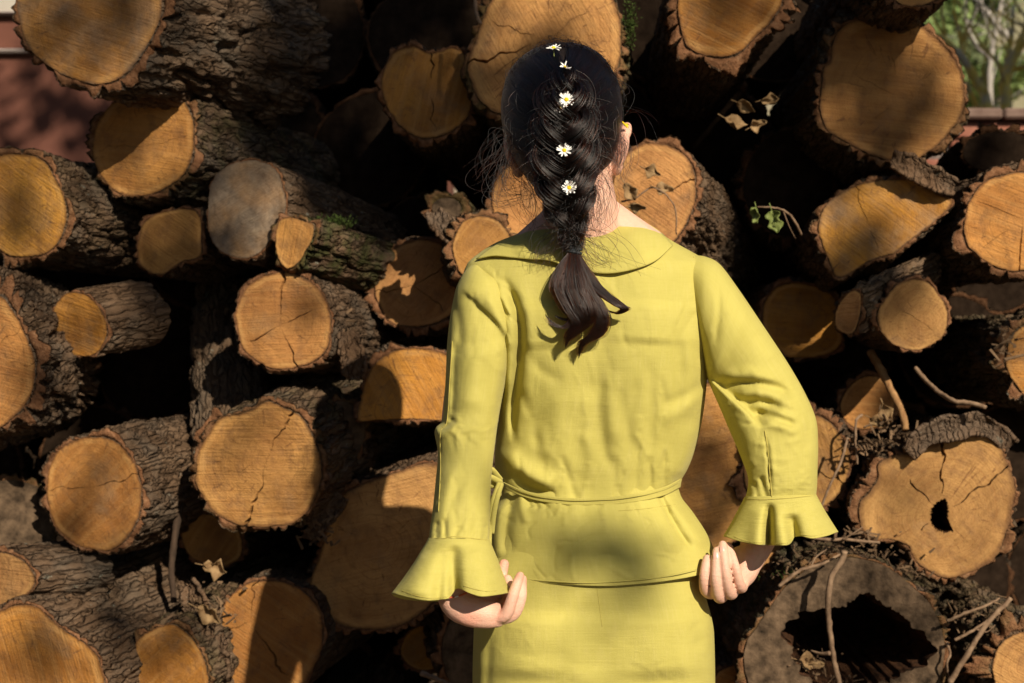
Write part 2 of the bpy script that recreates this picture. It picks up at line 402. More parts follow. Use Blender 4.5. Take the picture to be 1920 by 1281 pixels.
    if hole is None:
        FF = F.tolist()+[[ctr, j, (j+1) % NS] for j in range(NS)]
        FF = [f[::-1] for f in FF] if False else FF
    else: FF = F
    mesh_obj('cut_face', V, FF, face_mat or M_WOOD, root, smooth=False, attrs={'fc': fc, 'rho': rh, 'gray': np.full(len(V), gray)})
    # ---- bark: end ring, then along the log
    NB = int(72*lod)
    tt = np.concatenate([np.linspace(0, 1, 5), [1]*0])
    al = (np.linspace(0, 1, NB)**1.7)*length
    hx = Rb*np.cos(thb); hy = Rb*np.sin(thb)
    def height(t):
        t = np.broadcast_to(t, hx.shape)
        b = bark_scale
        q1 = np.stack([hx*26*b+sd*1.3, hy*26*b, t*8*b+sd], -1); w = perlin(q1*0.5+7)*0.9
        n1 = perlin(q1+w[..., None]*np.array([1, 1, 0.4])); n2 = perlin(np.stack([hx*58*b+sd, hy*58*b, t*24*b], -1)); n3 = perlin(np.stack([hx*130, hy*130+sd, t*70], -1))
        pl = smooth01((np.abs(n1+0.35*n2)-0.02)/0.17)
        n4 = perlin(np.stack([hx*13*b, hy*13*b+sd, t*5*b], -1))
        return np.clip(-0.05+0.85*pl+0.30*n2+0.26*n3+0.35*n4, -0.35, 1.4)
    rows = []; bh = []; ek = []; bq = []
    thick = bark*(0.95+0.85*perlin(np.stack([np.cos(thb)*2.1+sd*0.7, np.sin(thb)*2.1, 0*thb+4.4], -1))+0.35*perlin(np.stack([np.cos(thb)*7+sd*0.7, np.sin(thb)*7, 0*thb+1.4], -1)))
    thick = np.clip(thick, bark*0.22, bark*1.9)
    h0 = height(0.0)
    chip = np.clip(perlin(np.stack([hx*24+sd, hy*24, 0*hx+9], -1))+0.1, 0, 1)*0.020*ragged
    for f, rec in ((0.0, 0.0), (0.06, 0.004), (0.14, 0.005), (0.2, 0.0005), (0.5, 0.0), (0.8, 0.0015), (1.0, 0.004)):
        hn = perlin(np.stack([hx*70+sd, hy*70, 0*hx+f*4], -1))
        rad_ = Rb + f*thick*(0.25+0.85*h0*ragged+0.15*(1-ragged)); t = rec + chip*f + 0.0022*hn*(f > 0.15)*(f < 1)
        rows.append((rad_, t)); bh.append(h0*f); ek.append(np.full(NS, 1.0 if 0.1 < f < 0.95 else (0.45 if f >= 0.95 else 0.1)))
    for t in al[1:]:
        h = height(t); k = 1 - taper*t/length
        sc = (1+flare*(t/length))
        lump = 1+0.05*perlin(np.stack([np.cos(thb)*1.5+sd, np.sin(thb)*1.5, np.full(NS, t*4)], -1))*smooth01(t/0.1)
        rows.append((Rb*k*sc*lump + (thick+(bark-thick)*min(1, t/0.25))*(0.25+0.85*h), t+chip*max(0, 1-t/0.05)+0*h)); bh.append(h); ek.append(np.full(NS, 0.0))
    V = np.stack([C + (rd*np.cos(thb))[:, None]*u + (rd*np.sin(thb))[:, None]*v + t[:, None]*a if hasattr(t, '__len__') else
                  C + (rd*np.cos(thb))[:, None]*u + (rd*np.sin(thb))[:, None]*v + t*a for rd, t in rows])
    nrow = len(rows); BQ = np.stack([np.stack([rd*np.cos(thb)+sd, rd*np.sin(thb), np.broadcast_to(t, thb.shape)], -1) for rd, t in rows]).reshape(-1, 3)
    F = grid_faces(nrow, NS).tolist()
    V = V.reshape(-1, 3); V = np.vstack([V, (C+a*length)[None]]); e = len(V)-1
    F += [[e, (nrow-1)*NS+j, (nrow-1)*NS+(j+1) % NS] for j in range(NS)]
    bhv = np.append(np.concatenate(bh), 0); ekv = np.append(np.concatenate(ek), 1); BQ = np.vstack([BQ, BQ[-1:]])
    mesh_obj('bark', V, F, bark_mat or M_BARK, root, attrs={'bh': bhv, 'endk': ekv, 'bq': BQ, 'moss': np.full(len(V), moss)})
    if hole is not None:
        NH = 14; rowsH = []
        for k in range(NH):
            t = (k/(NH-1))**1.4*min(0.5, length*0.7); rd = H(thb)*(1+0.12*perlin(np.stack([np.cos(thb)*4+sd, np.sin(thb)*4, np.full(NS, t*14)], -1))*smooth01(t/0.04))*(1-0.45*(k/(NH-1))**2)
            rowsH.append(C + (rd*np.cos(thb))[:, None]*u + (rd*np.sin(thb))[:, None]*v + (t+0.0)*a)
        V = np.stack(rowsH).reshape(-1, 3); V = np.vstack([V, C+a*min(0.5, length*0.7)])
        F = grid_faces(NH, NS).tolist()+[[len(V)-1, (NH-1)*NS+j, (NH-1)*NS+(j+1) % NS] for j in range(NS)]
        mesh_obj('hollow', V, F, M_ROT, root)
    return root

def disc(cx, cy, rx, ry=None, n=18, irr=0.05, seed=0):
    ry = ry or rx; rs = random.Random(seed)
    ph = [rs.uniform(0, 6.28) for _ in range(3)]
    return [(cx+rx*math.cos(t)*(1+irr*math.sin(2*t+ph[0])+irr*.6*math.sin(3*t+ph[1])), cy+ry*math.sin(t)*(1+irr*math.sin(2*t+ph[0])+irr*.6*math.sin(3*t+ph[2]))) for t in [2*math.pi*k/n for k in range(n)]]

# --- upper left
make_log('big pale log end touching the top edge, above the red wall', [(36,-60),(33,0),(38,40),(50,80),(75,110),(125,142),(180,158),(225,146),(255,116),(281,75),(300,34),(304,0),(295,-60),(230,-110),(120,-115)],
         2.86, yaw=31, pitch=-1, length=0.5, bark=0.027, face_yaw=14, cracks=[(70,0.1,0.8,0.0015),(115,0.2,0.9,0.0015)], gray=0.22, bark_scale=0.62)
make_log('log end with its upper half in shadow, under the big pale log', [(176,300),(174,270),(180,240),(195,210),(225,184),(262,172),(311,176),(337,184),(352,202),(362,232),(363,262),(360,292),(345,326),(318,348),(285,363),(255,367),(225,363),(195,337)],
         3.02, yaw=22, pitch=-3, length=0.62, bark=0.015, pith=(270,275), moss=0.35, cracks=[(178,0,0.9,0.0012),(12,0.05,0.7,0.001)])
make_log('log end half out of frame below the red wall', [(40,290),(79,300),(101,330),(116,360),(124,393),(122,423),(109,453),(90,472),(64,480),(30,480),(0,470),(-40,440),(-60,390),(-50,330),(-10,295)],
         2.96, yaw=17, pitch=-1, length=0.55, bark=0.017, face_yaw=22, pith=(38,395), cracks=[(225,0.2,0.95,0.001),(90,0,0.5,0.001)], moss=0.1)
make_log('short half-shaded log end beside the grey weathered log', [(258,477),(262,440),(272,416),(300,400),(340,392),(365,396),(376,415),(377,451),(375,481),(345,489),(326,500),(307,513),(285,511),(264,498)],
         3.02, yaw=10, length=0.7, bark=0.010, pith=(325,450))
make_log('grey weathered log end with a tan scar', [(393,360),(401,337),(420,315),(450,303),(483,302),(517,318),(528,348),(536,375),(532,405),(521,431),(502,457),(476,480),(440,482),(405,460),(391,420)],
         2.95, yaw=24, pitch=-7, length=0.55, bark=0.008, gray=0.5, wig=0.5, ragged=0.6)
make_log('small mossy log end below the grey weathered log', [(517,442),(524,416),(543,408),(573,416),(588,423),(584,451),(573,470),(562,489),(540,503),(521,481)],
         2.88, yaw=27, pitch=-6, length=0.4, bark=0.013, moss=0.75, ragged=1.4)
make_log('round log end with a three-armed crack', [(442,597),(446,571),(461,541),(487,521),(525,511),(555,515),(584,530),(607,556),(618,590),(620,620),(614,650),(599,669),(573,684),(540,691),(506,689),(476,672),(453,646)],
         2.90, yaw=12, pitch=-2, length=0.7, bark=0.012, pith=(525,610), cracks=[(88,0,1,0.0066),(208,0,0.8,0.004),(-66,0,1,0.0066),(22,0.05,0.75,0.002)], wig=0.14)
make_log('small short log end poking out near the left edge', [(99,597),(105,571),(124,552),(146,549),(169,558),(187,579),(199,605),(200,627),(191,650),(176,665),(157,667),(131,665),(112,650),(101,624)],
         2.94, yaw=42, pitch=10, length=0.15, bark=0.007, face_yaw=30, face_pitch=2, ragged=0.7)
make_log('large log end with thick grey bark cut by the left edge', [(0,556),(15,571),(34,601),(52,639),(62,665),(66,699),(60,732),(45,762),(22,785),(0,800),(-60,820),(-120,780),(-150,680),(-120,580),(-50,545)],
         2.86, yaw=6, pitch=0, length=0.26, bark=0.034, face_yaw=16, cracks=[(5,0.5,1,0.001),(38,0.4,1,0.001)], pith=(-45,690), bark_scale=0.8)
# --- lower left
make_log('oval log end with a thin sideways crack and pale rim', [(88,925),(90,891),(101,857),(124,835),(150,823),(180,820),(210,825),(232,842),(251,868),(262,902),(266,932),(262,958),(251,988),(232,1015),(210,1030),(187,1031),(157,1026),(127,1011),(105,988),(94,958)],
         2.92, yaw=19, pitch=3, length=0.42, bark=0.014, pith=(168,915), cracks=[(182,0,1,0.0016),(14,0,1,0.0024)], wig=0.2, ragged=0.8)
make_log('barked log lying aslant at the left edge beside the oval log end', disc(25,975,78,80,seed=3), 3.02, yaw=-48, pitch=-24, length=0.7, face_yaw=-30, bark=0.015, moss=0.5, gray=0.3, face_mat=M_HOLLOW)
make_log('large log end split by a long jagged crack', [(369,889),(371,852),(390,815),(412,785),(450,777),(476,766),(502,753),(532,766),(562,781),(581,807),(596,845),(603,876),(601,900),(590,935),(575,960),(550,980),(517,985),(487,988),(442,981),(405,962),(378,925),(366,902)],
         2.88, yaw=14, pitch=7, length=0.8, bark=0.016, pith=(500,862), cracks=[(62,0,1,0.012),(-107,0,1,0.013),(172,0.3,0.9,0.0012),(198,0.2,0.85,0.001),(20,0.4,0.9,0.001)], wig=0.35, flare=0.16, moss=0.25)
make_log('gnarled root-like trunk rising behind the split log', disc(432,838,56,54,seed=5), 3.06, yaw=-13, pitch=44, length=0.46, bark=0.024, face_pitch=15, gray=0.6, bark_scale=0.6, face_mat=M_HOLLOW)
make_log('stubby bark-covered branch beside the split log', disc(640,815,42,62,seed=9), 3.0, yaw=-12, pitch=8, length=0.4, bark=0.018, moss=0.5, gray=0.75, bark_scale=0.7, face_mat=M_HOLLOW)
make_log('dark shaded log end under the split log', [(341,985),(375,965),(420,972),(450,1000),(452,1040),(430,1058),(400,1060),(360,1045),(343,1015)], 3.14, yaw=6, length=0.6, bark=0.010)
make_log('bark-covered log side at the left edge under the oval log', disc(-20,1085,80,55,seed=4), 2.93, yaw=52, pitch=-1, length=0.16, face_yaw=30, bark=0.015, bark_scale=0.8)
make_log('broad log end filling the bottom left corner', [(0,1146),(22,1138),(49,1134),(75,1142),(97,1164),(127,1187),(157,1206),(180,1228),(191,1258),(195,1290),(180,1360),(100,1410),(0,1410),(-90,1350),(-110,1250),(-70,1170)],
         2.84, yaw=20, pitch=5, length=0.5, bark=0.012, flare=0.1, pith=(60,1270), ragged=0.6, bark_scale=0.7)
make_log('log end beside the bottom left corner log, cut by the frame', [(255,1290),(254,1213),(270,1190),(300,1175),(326,1172),(352,1190),(375,1220),(386,1250),(390,1290),(370,1350),(320,1370),(270,1340)],
         2.88, yaw=16, pitch=7, length=0.5, bark=0.013, moss=0.3, flare=0.12)
make_log('broken log end with a wavy split, half in the shadow', [(412,1172),(423,1131),(450,1105),(480,1090),(530,1092),(570,1110),(600,1150),(605,1200),(590,1250),(560,1290),(500,1310),(440,1290),(415,1240),(425,1205)],
         2.96, yaw=9, length=0.6, bark=0.008, pith=(470,1165), cracks=[(80,0,1,0.007),(-60,0,0.8,0.007),(200,0.1,0.8,0.002)], wig=0.6, ragged=1.3)
make_log('large smooth log end behind the forearm sleeve', [(640,932),(690,905),(760,880),(815,868),(850,900),(862,1000),(835,1100),(765,1165),(690,1180),(630,1165),(590,1130),(580,1100),(600,1040),(618,985)],
         2.99, yaw=7, pitch=3, length=0.8, bark=0.017, ragged=1.2, gray=0.05)
make_log('small dark round log end below the hand', disc(800,1216,46,44,seed=8), 3.22, yaw=4, length=0.5, bark=0.012, bark_mat=M_BARK)
make_log('crumbling barked log between the small dark log and the skirt', disc(868,1225,36,75,seed=18), 3.02, yaw=-10, pitch=10, length=0.4, bark=0.02, gray=0.8, face_mat=M_HOLLOW)
# --- centre
make_log('log end half in shadow left of the shoulder', [(704,550),(706,520),(717,494),(736,471),(762,456),(800,450),(840,465),(860,500),(868,540),(855,580),(820,605),(780,612),(753,610),(736,606),(721,591),(710,569)],
         3.12, yaw=4, length=0.7, bark=0.016, pith=(775,535), cracks=[(190,0,1,0.002),(25,0,0.8,0.0025),(-40,0,.9,.002)], ragged=1.2)
make_log('knobbly log end with torn bark at the left collar', [(849,461),(863,423),(886,408),(908,406),(935,416),(953,438),(962,465),(940,500),(900,522),(867,514),(856,494)],
         2.89, yaw=-6, pitch=-1, length=0.6, bark=0.016, moss=0.2, ragged=1.4)
make_log('mossy broken bark knob above the knobbly log', disc(838,392,26,22,seed=21), 2.97, yaw=9, pitch=-6, length=0.4, bark=0.018, moss=0.55, gray=0.8, ragged=1.4, face_mat=M_HOLLOW)
make_log('shaded log end behind the left of the neck', disc(990,378,70,72,seed=22), 3.02, yaw=0, length=0.6, bark=0.013, moss=0.2)
make_log('dim log end with a notch on top, left of the head', [(715,157),(721,131),(736,101),(762,90),(777,88),(804,100),(830,96),(845,90),(867,97),(878,124),(884,157),(886,187),(878,217),(860,236),(837,251),(815,257),(792,259),(770,251),(747,232),(729,206),(719,180)],
         3.05, yaw=3, length=0.7, bark=0.015, pith=(808,165), cracks=[(88,0.25,1,0.004),(-85,0.2,0.9,0.002)], ragged=1.2)
make_log('huge log end directly behind the head', [(877,131),(882,101),(893,75),(908,30),(923,0),(960,-40),(1020,-55),(1090,-50),(1140,-20),(1160,30),(1164,75),(1160,120),(1145,160),(1110,190),(1060,212),(1000,218),(935,213),(912,198),(893,176),(882,150)],
         2.95, yaw=5, length=0.8, bark=0.018, pith=(1025,75), cracks=[(197,0.2,1,0.006),(160,0.2,0.9,0.002),(35,0.1,0.8,0.001)], moss=0.55, ragged=1.2)
make_log('domed half log end beside the elbow', [(672,786),(680,737),(691,700),(717,670),(755,655),(792,655),(830,662),(850,680),(862,740),(855,784),(770,785),(710,787)],
         2.95, yaw=3, pitch=-4, length=0.7, bark=0.013, pith=(765,765), wig=0.1, ragged=1.1)
# --- right
make_log('log end with ragged bark touching the top edge right of the head', [(1278,60),(1282,71),(1290,87),(1310,99),(1335,106),(1355,107),(1380,100),(1404,82),(1430,56),(1450,34),(1467,0),(1465,-40),(1430,-80),(1370,-95),(1310,-80),(1280,-40),(1272,0),(1273,35)],
         2.88, yaw=2, length=0.8, bark=0.022, pith=(1370,-30), ragged=1.6)
make_log('large sunlit log end with an uneven shadow across its top', [(1542,150),(1539,180),(1539,210),(1550,240),(1576,259),(1606,277),(1636,292),(1673,300),(1711,300),(1741,285),(1767,262),(1793,232),(1805,202),(1808,172),(1803,142),(1786,109),(1760,79),(1730,52),(1700,37),(1655,30),(1610,37),(1576,56),(1561,82),(1557,116),(1546,127)],
         2.96, yaw=2, pitch=-2, length=0.9, bark=0.017, pith=(1690,185), cracks=[(150,0.1,0.7,0.001),(100,0.3,0.6,0.0015),(215,0.2,0.6,0.001)], moss=0.25, ragged=1.2)
make_log('log whose underside shows at the top edge above the large sunlit end', disc(1712,-74,84,84,seed=31), 2.79, yaw=2, length=0.8, bark=0.018)
make_log('log end with chunky plated bark right of the neck', [(1150,400),(1150,340),(1170,295),(1210,270),(1255,275),(1290,298),(1303,335),(1303,375),(1288,415),(1265,450),(1225,470),(1180,455)],
         2.96, yaw=20, pitch=-10, length=0.75, bark=0.020, face_yaw=16, bark_scale=1.1, pith=(1215,375), cracks=[(25,0.3,1,0.003)])
make_log('half-moon log end below the large sunlit one', [(1535,431),(1542,397),(1561,375),(1598,352),(1636,341),(1677,337),(1711,339),(1741,352),(1763,367),(1786,378),(1750,416),(1711,446),(1677,474),(1655,480),(1628,490),(1610,501),(1587,516),(1568,518),(1557,494),(1542,456)],
         2.93, yaw=6, pitch=-3, length=0.6, bark=0.015, pith=(1630,425), cracks=[(110,0.1,1,0.0018),(-70,0.1,0.8,0.0015)], gray=0.16, moss=0.15)
make_log('log end with fine growth rings cut by the right edge', [(1809,423),(1813,395),(1820,375),(1842,345),(1876,330),(1920,324),(1970,335),(2005,370),(2015,420),(2000,470),(1960,500),(1920,506),(1894,507),(1865,498),(1835,479),(1816,460),(1810,440)],
         2.90, yaw=0, length=0.8, bark=0.017, pith=(1918,412), cracks=[(158,0,0.9,0.0014),(-95,0,1,0.003),(215,0.3,0.9,0.001)], wig=0.06, ragged=1.2)
make_log('neat round small log end with rough bark rim', [(1645,595),(1651,572),(1670,546),(1692,529),(1718,524),(1741,531),(1763,557),(1775,580),(1776,602),(1771,625),(1752,643),(1726,655),(1700,655),(1673,643),(1655,625),(1649,610)],
         2.86, yaw=4, pitch=2, length=0.7, bark=0.012, pith=(1733,606), cracks=[(150,0,0.6,0.001),(-40,0,0.5,0.001)], ragged=1.1)
make_log('narrow tilted log end tucked beside the neat round one', [(1567,610),(1568,584),(1580,561),(1598,546),(1613,550),(1614,572),(1610,599),(1602,621),(1591,627),(1576,621)],
         2.86, yaw=48, pitch=16, length=0.3, bark=0.010, face_yaw=30, moss=0.15)
make_log('dark shaded log end with a thin line of sunlight', [(1430,610),(1434,569),(1456,539),(1490,531),(1535,539),(1565,561),(1572,610),(1580,640),(1557,662),(1520,670),(1475,668),(1445,640)], 3.17, yaw=2, length=0.6, bark=0.011)
make_log('log with thick rough bark cut by the right edge under the ringed one', [(1887,677),(1892,645),(1905,622),(1925,610),(1960,605),(2000,640),(2010,690),(1980,740),(1930,745),(1905,720),(1892,700)], 2.92, yaw=0, length=0.6, bark=0.022, moss=0.3, ragged=1.4)
make_log('small dark log end above the log with a rotten hole', disc(1628,756,50,50,seed=40), 3.18, yaw=0, length=0.5, bark=0.012)
make_log('log end peeking out right of the bent sleeve', disc(1492,872,96,104,seed=41), 3.0, yaw=6, pitch=0, length=0.6, bark=0.024, cracks=[(-20,0.4,1,0.003)])
make_log('large dim log end between the waist and the bent arm', disc(1318,880,132,156,seed=42), 3.03, yaw=2, length=0.7, bark=0.013, gray=0.08)
make_log('large log end with a rotten hole and a crack above it', [(1613,981),(1613,947),(1632,921),(1647,895),(1647,872),(1670,857),(1696,850),(1715,857),(1730,838),(1763,830),(1775,812),(1812,808),(1850,816),(1876,842),(1894,880),(1902,913),(1898,958),(1887,996),(1868,1041),(1842,1063),(1805,1078),(1767,1082),(1730,1063),(1711,1041),(1703,1022),(1670,1011),(1640,1011),(1617,992)],
         2.90, yaw=4, length=0.8, bark=0.015, pith=(1764,966), hole=[(1745,966),(1752,947),(1771,936),(1778,951),(1778,973),(1786,996),(1767,998),(1748,985)],
         cracks=[(88,0.08,1,0.010,0.05),(35,0.08,1,0.0035),(130,0.1,0.55,0.006),(215,0.1,0.4,0.004)], wig=0.25, ragged=1.4, moss=0.1)
make_log('hollow dark log with a wide rotten opening', [(1400,1206),(1419,1176),(1445,1138),(1475,1101),(1520,1063),(1572,1048),(1617,1048),(1662,1063),(1703,1093),(1741,1131),(1763,1172),(1771,1206),(1767,1243),(1760,1290),(1730,1340),(1650,1380),(1560,1390),(1470,1360),(1415,1310),(1398,1250)],
         2.84, yaw=2, length=0.8, bark=0.014, pith=(1610,1205), hole=[(1471,1172),(1505,1149),(1542,1138),(1576,1138),(1598,1127),(1617,1112),(1643,1123),(1658,1138),(1685,1149),(1711,1176),(1741,1191),(1748,1243),(1711,1252),(1670,1275),(1610,1290),(1550,1290),(1500,1260),(1480,1215)],
         gray=0.95, moss=0.4, ragged=1.5, face_mat=M_HOLLOW)
make_log('log end wrapped in twiggy debris at the bottom right corner', [(1862,1260),(1868,1225),(1885,1200),(1920,1185),(1970,1190),(2000,1240),(1990,1310),(1940,1340),(1885,1320)], 2.84, yaw=-2, length=0.7, bark=0.030, moss=0.25, ragged=1.7)
make_log('small log end beside the skirt at the bottom edge', disc(1378,1296,48,50,seed=50), 2.97, yaw=0, length=0.5, bark=0.012)
make_log('small log end behind the hand gripping the blouse', disc(1455,1066,46,48,seed=51), 3.08, yaw=2, length=0.5, bark=0.010)
make_log('dark log in the shade above the ringed log at the right edge', disc(1880,288,75,40,seed=52), 3.16, yaw=10, length=0.6, bark=0.018, bark_mat=M_SHADE_BARK, face_mat=M_SHADE_END)
make_log('shadowed log side between the neck log and the half-moon log', disc(1480,340,85,95,seed=53), 3.22, yaw=3, length=0.5, bark=0.02, gray=0.95, bark_mat=M_SHADE_BARK, face_mat=M_SHADE_END)

# --- the deeper row that closes the gaps, and the row under the frame that carries the pile
def fillers():
    rs = random.Random(5); k = 0
    for row, py in enumerate(range(-145, 1700, 205)):
        for i, px in enumerate(range(-155, 2000, 215)):
            x = px + (105 if row % 2 else 0) + rs.uniform(-18, 18); y = py + rs.uniform(-14, 14)
            if y < 380 and x > 1620: continue
            if y < 330 and x < 420: continue
            r = rs.uniform(98, 112)
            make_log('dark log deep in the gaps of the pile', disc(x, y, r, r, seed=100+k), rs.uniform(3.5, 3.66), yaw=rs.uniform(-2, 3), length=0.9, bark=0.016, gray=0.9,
                     lod=0.34, group='logs of the row behind, in deep shade', bark_mat=M_SHADE_BARK, name='rear_log', face_mat=M_SHADE_END); k += 1
    for i, px in enumerate((-40, 175, 385, 600, 815, 1030, 1240, 1440, 1660, 1880)):
        for j, py in enumerate((1455, 1625)):
            r = 96
            if j == 0 and px in (1660, 1440): py = 1490
            make_log('log of the lowest rows on which the pile rests', disc(px+(j*100), py, r, 92, seed=300+i+20*j), 3.0+0.03*(i % 3), yaw=4, length=0.8, bark=0.014, lod=0.4,
                     group='logs of the lowest rows', name='base_log')
fillers()

# ------------------------------------------------------------------ the person
def make_cloth():
    t = NT('yellow_green_linen'); co = t.attr('cl').outputs['Vector']      # px-like cloth coordinates in millimetres
    slub = t.noise(t.mapping(co, (0.34, 0.03, 0.34)), 1.0, 3, 0.6); slub2 = t.noise(t.mapping(co, (0.03, 0.34, 0.34)), 1.0, 3, 0.6)
    big = t.noise(co, 0.012, 3, 0.5)
    col = t.mix(t.ramp(big, [(0.3, 0), (0.7, 1)]), (0.515, 0.456, 0.110), (0.560, 0.496, 0.126))
    col = t.mix(t.ramp(slub, [(0.48, 0), (0.75, 0.20)]), col, (0.66, 0.57, 0.22))
    col = t.mix(t.ramp(slub2, [(0.48, 0), (0.75, 0.17)]), col, (0.44, 0.36, 0.07))
    wv = t.n('TexWave', wave_type='BANDS', bands_direction='X'); wv.inputs['Scale'].default_value = 0.8; t.l(co, wv.inputs['Vector'])
    wh = t.n('TexWave', wave_type='BANDS', bands_direction='Y'); wh.inputs['Scale'].default_value = 0.8; t.l(co, wh.inputs['Vector'])
    h = t.math('ADD', t.math('MULTIPLY', t.math('ADD', wv.outputs['Fac'], wh.outputs['Fac']), 0.15), t.math('ADD', slub, slub2))
    h = t.math('ADD', h, t.math('MULTIPLY', t.noise(co, 0.06, 4, 0.55), 3.0))
    t.bump(h, 0.35, 0.0016)
    t.set(Base_Color=col, Roughness=0.72, Specular_IOR_Level=0.25, Sheen_Weight=0.08, Sheen_Roughness=0.4)
    tr = t.n('BsdfTranslucent'); t.l(col, tr.inputs[0]); mx = t.n('MixShader'); mx.inputs[0].default_value = 0.13
    t.l(t.b.outputs[0], mx.inputs[1]); t.l(tr.outputs[0], mx.inputs[2]); t.l(mx.outputs[0], t.out.inputs[0])
    return t.m
M_CLOTH = make_cloth()
def make_skin():
    t = NT('skin'); co = t.n('TexCoord').outputs['Object']
    a = t.noise(co, 30, 4, 0.6); b = t.noise(co, 260, 3, 0.6)
    col = t.mix(t.ramp(a, [(0.35, 0), (0.7, 1)]), (0.70, 0.44, 0.325), (0.68, 0.375, 0.275))
    col = t.mix(t.math('MULTIPLY', t.attr('red').outputs['Fac'], 0.62), col, (0.62, 0.235, 0.165))
    vo = t.n('TexVoronoi', feature='DISTANCE_TO_EDGE'); vo.inputs['Scale'].default_value = 420; t.l(co, vo.inputs['Vector'])
    wr = t.noise(t.mapping(co, (1, 1, 3.5)), 130, 4, 0.65)
    t.bump(t.math('ADD', t.math('ADD', b, t.math('MULTIPLY', wr, 1.6)), t.math('MULTIPLY', vo.outputs['Distance'], 0.8)), 0.45, 0.0012)
    return t.set(Base_Color=col, Roughness=0.5, Subsurface_Weight=0.12, Subsurface_Radius=(0.01, 0.004, 0.002), Specular_IOR_Level=0.35)
M_SKIN = make_skin()
M_NAIL = plain('fingernail', (0.64, 0.35, 0.28), (0.68, 0.40, 0.32), 200, 0.3, spec=0.5)
def make_hair(name, c1, c2, rough=0.32):
    t = NT(name); 
    for nd in list(t.t.nodes):
        if nd.type == 'BSDF_PRINCIPLED': t.t.nodes.remove(nd)
    h = t.n('BsdfHairPrincipled'); h.parametrization = 'MELANIN'
    h.inputs['Melanin'].default_value = c1; h.inputs['Melanin Redness'].default_value = c2
    h.inputs['Roughness'].default_value = rough; h.inputs['Radial Roughness'].default_value = 0.4; h.inputs['Random Color'].default_value = 0.25
    h.inputs['Random Roughness'].default_value = 0.2; h.inputs['Coat'].default_value = 0.0
    t.l(h.outputs[0], t.out.inputs[0]); return t.m
M_HAIR = make_hair('dark_brown_hair', 0.94, 0.6, 0.33)
M_SCALP = plain('dark_hair_base', (0.008, 0.006, 0.006), (0.018, 0.013, 0.012), 300, 0.6, 0.001, stretch=(1, 1, 0.1))
M_TIE = plain('hair_tie_elastic', (0.020, 0.024, 0.028), (0.055, 0.060, 0.066), 300, 0.8)

# body rows: py, left, right, back depth, thickness  (photo rows down the figure)
TORSO = [(412,1020,1185,2.150,0.10),(425,1000,1214,2.137,0.11),(438,972,1238,2.122,0.125),(455,930,1266,2.105,0.145),(475,898,1302,2.090,0.16),(495,876,1334,2.078,0.175),(520,868,1338,2.068,0.19),
         (560,878,1337,2.058,0.20),(600,900,1336,2.052,0.205),(650,920,1333,2.051,0.21),(700,932,1327,2.054,0.212),(750,937,1322,2.060,0.21),(800,934,1314,2.068,0.205),
         (850,928,1301,2.076,0.20),(880,928,1289,2.080,0.195),(905,932,1275,2.083,0.19),(925,938,1268,2.084,0.19),(960,935,1275,2.078,0.20)]
SKIRT = [(905,955,1255,2.092,0.175),(940,946,1268,2.085,0.185),(1000,925,1292,2.062,0.205),(1060,906,1308,2.042,0.225),(1100,896,1318,2.034,0.235),(1190,888,1339,2.026,0.245),(1281,886,1341,2.030,0.245),
         (1500,890,1338,2.06,0.24),(1750,905,1325,2.08,0.23),(1950,910,1320,2.085,0.23)]
PEPLUM = [(900,938,1268,2.080,0.200),(930,936,1276,2.074,0.206),(960,922,1298,2.064,0.220),(1000,914,1324,2.049,0.215),(1040,913,1342,2.038,0.215),(1075,914,1352,2.0305,0.215),(1110,914,1358,2.0265,0.215)]

SURF = {}
def on(key, lift=0.0004):
    X, Y_, D = SURF[key]
    def f(x, y): return np.array([D[np.argmin((X-a)**2+(Y_-b)**2)] for a, b in zip(x, y)])-lift
    return f
def polydist(px, py, pts):
    pts = np.asarray(pts, float); best = np.full(px.shape, 1e9); par = np.zeros(px.shape); sgn = np.zeros(px.shape)
    L = np.linalg.norm(np.diff(pts, axis=0), axis=1); tot = L.sum(); acc = 0
    for k in range(len(pts)-1):
        a, b = pts[k], pts[k+1]; d = b-a; t = np.clip(((px-a[0])*d[0]+(py-a[1])*d[1])/(d@d), 0, 1)
        ex = px-a[0]-t*d[0]; ey = py-a[1]-t*d[1]; dist = np.hypot(ex, ey); m = dist < best
        best = np.where(m, dist, best); par = np.where(m, (acc+t*L[k])/tot, par); sgn = np.where(m, np.sign(d[0]*ey-d[1]*ex), sgn); acc += L[k]
    return best, par, sgn
def folds(px, py, F):
    """depth change in metres (negative = towards the camera) of a list of cloth folds drawn over the figure"""
    out = np.zeros(np.shape(px))
    for f in F:
        kind, pts, amp, sig = f[:4]
        if len(pts) > 2: pts = catmull(pts, 24 if kind != 'r' else 6)
        d, s, sg = polydist(px, py, pts)
        tap = np.clip(np.minimum(s, 1-s)*4.5, 0, 1)
        if kind == 'keep_end': tap = np.clip(s*4.5, 0, 1)
        if kind == 'keep_start': tap = np.clip((1-s)*4.5, 0, 1)
        tap = tap*tap*(3-2*tap)
        if kind == 'step':                     # a sharp lip on the positive side that fades out over f[4] pixels
            sd = d*sg; out += amp*tap*(0.5+0.5*np.tanh(sd/sig))*np.exp(-np.clip(sd, 0, None)/f[4])
        else: out += amp*np.exp(-0.5*(d/sig)**2)*tap
    return out
def back_depth(px, py, rows, n=2.5):
    L, R, yb, th = interp_rows(np.asarray(py, float), rows); c = (L+R)/2; hw = (R-L)/2
    uu = np.clip(np.abs((px-c)/hw), 0, 0.9999); s = (1-uu**n)**(1/n)
    return yb + th/2*(1-s)
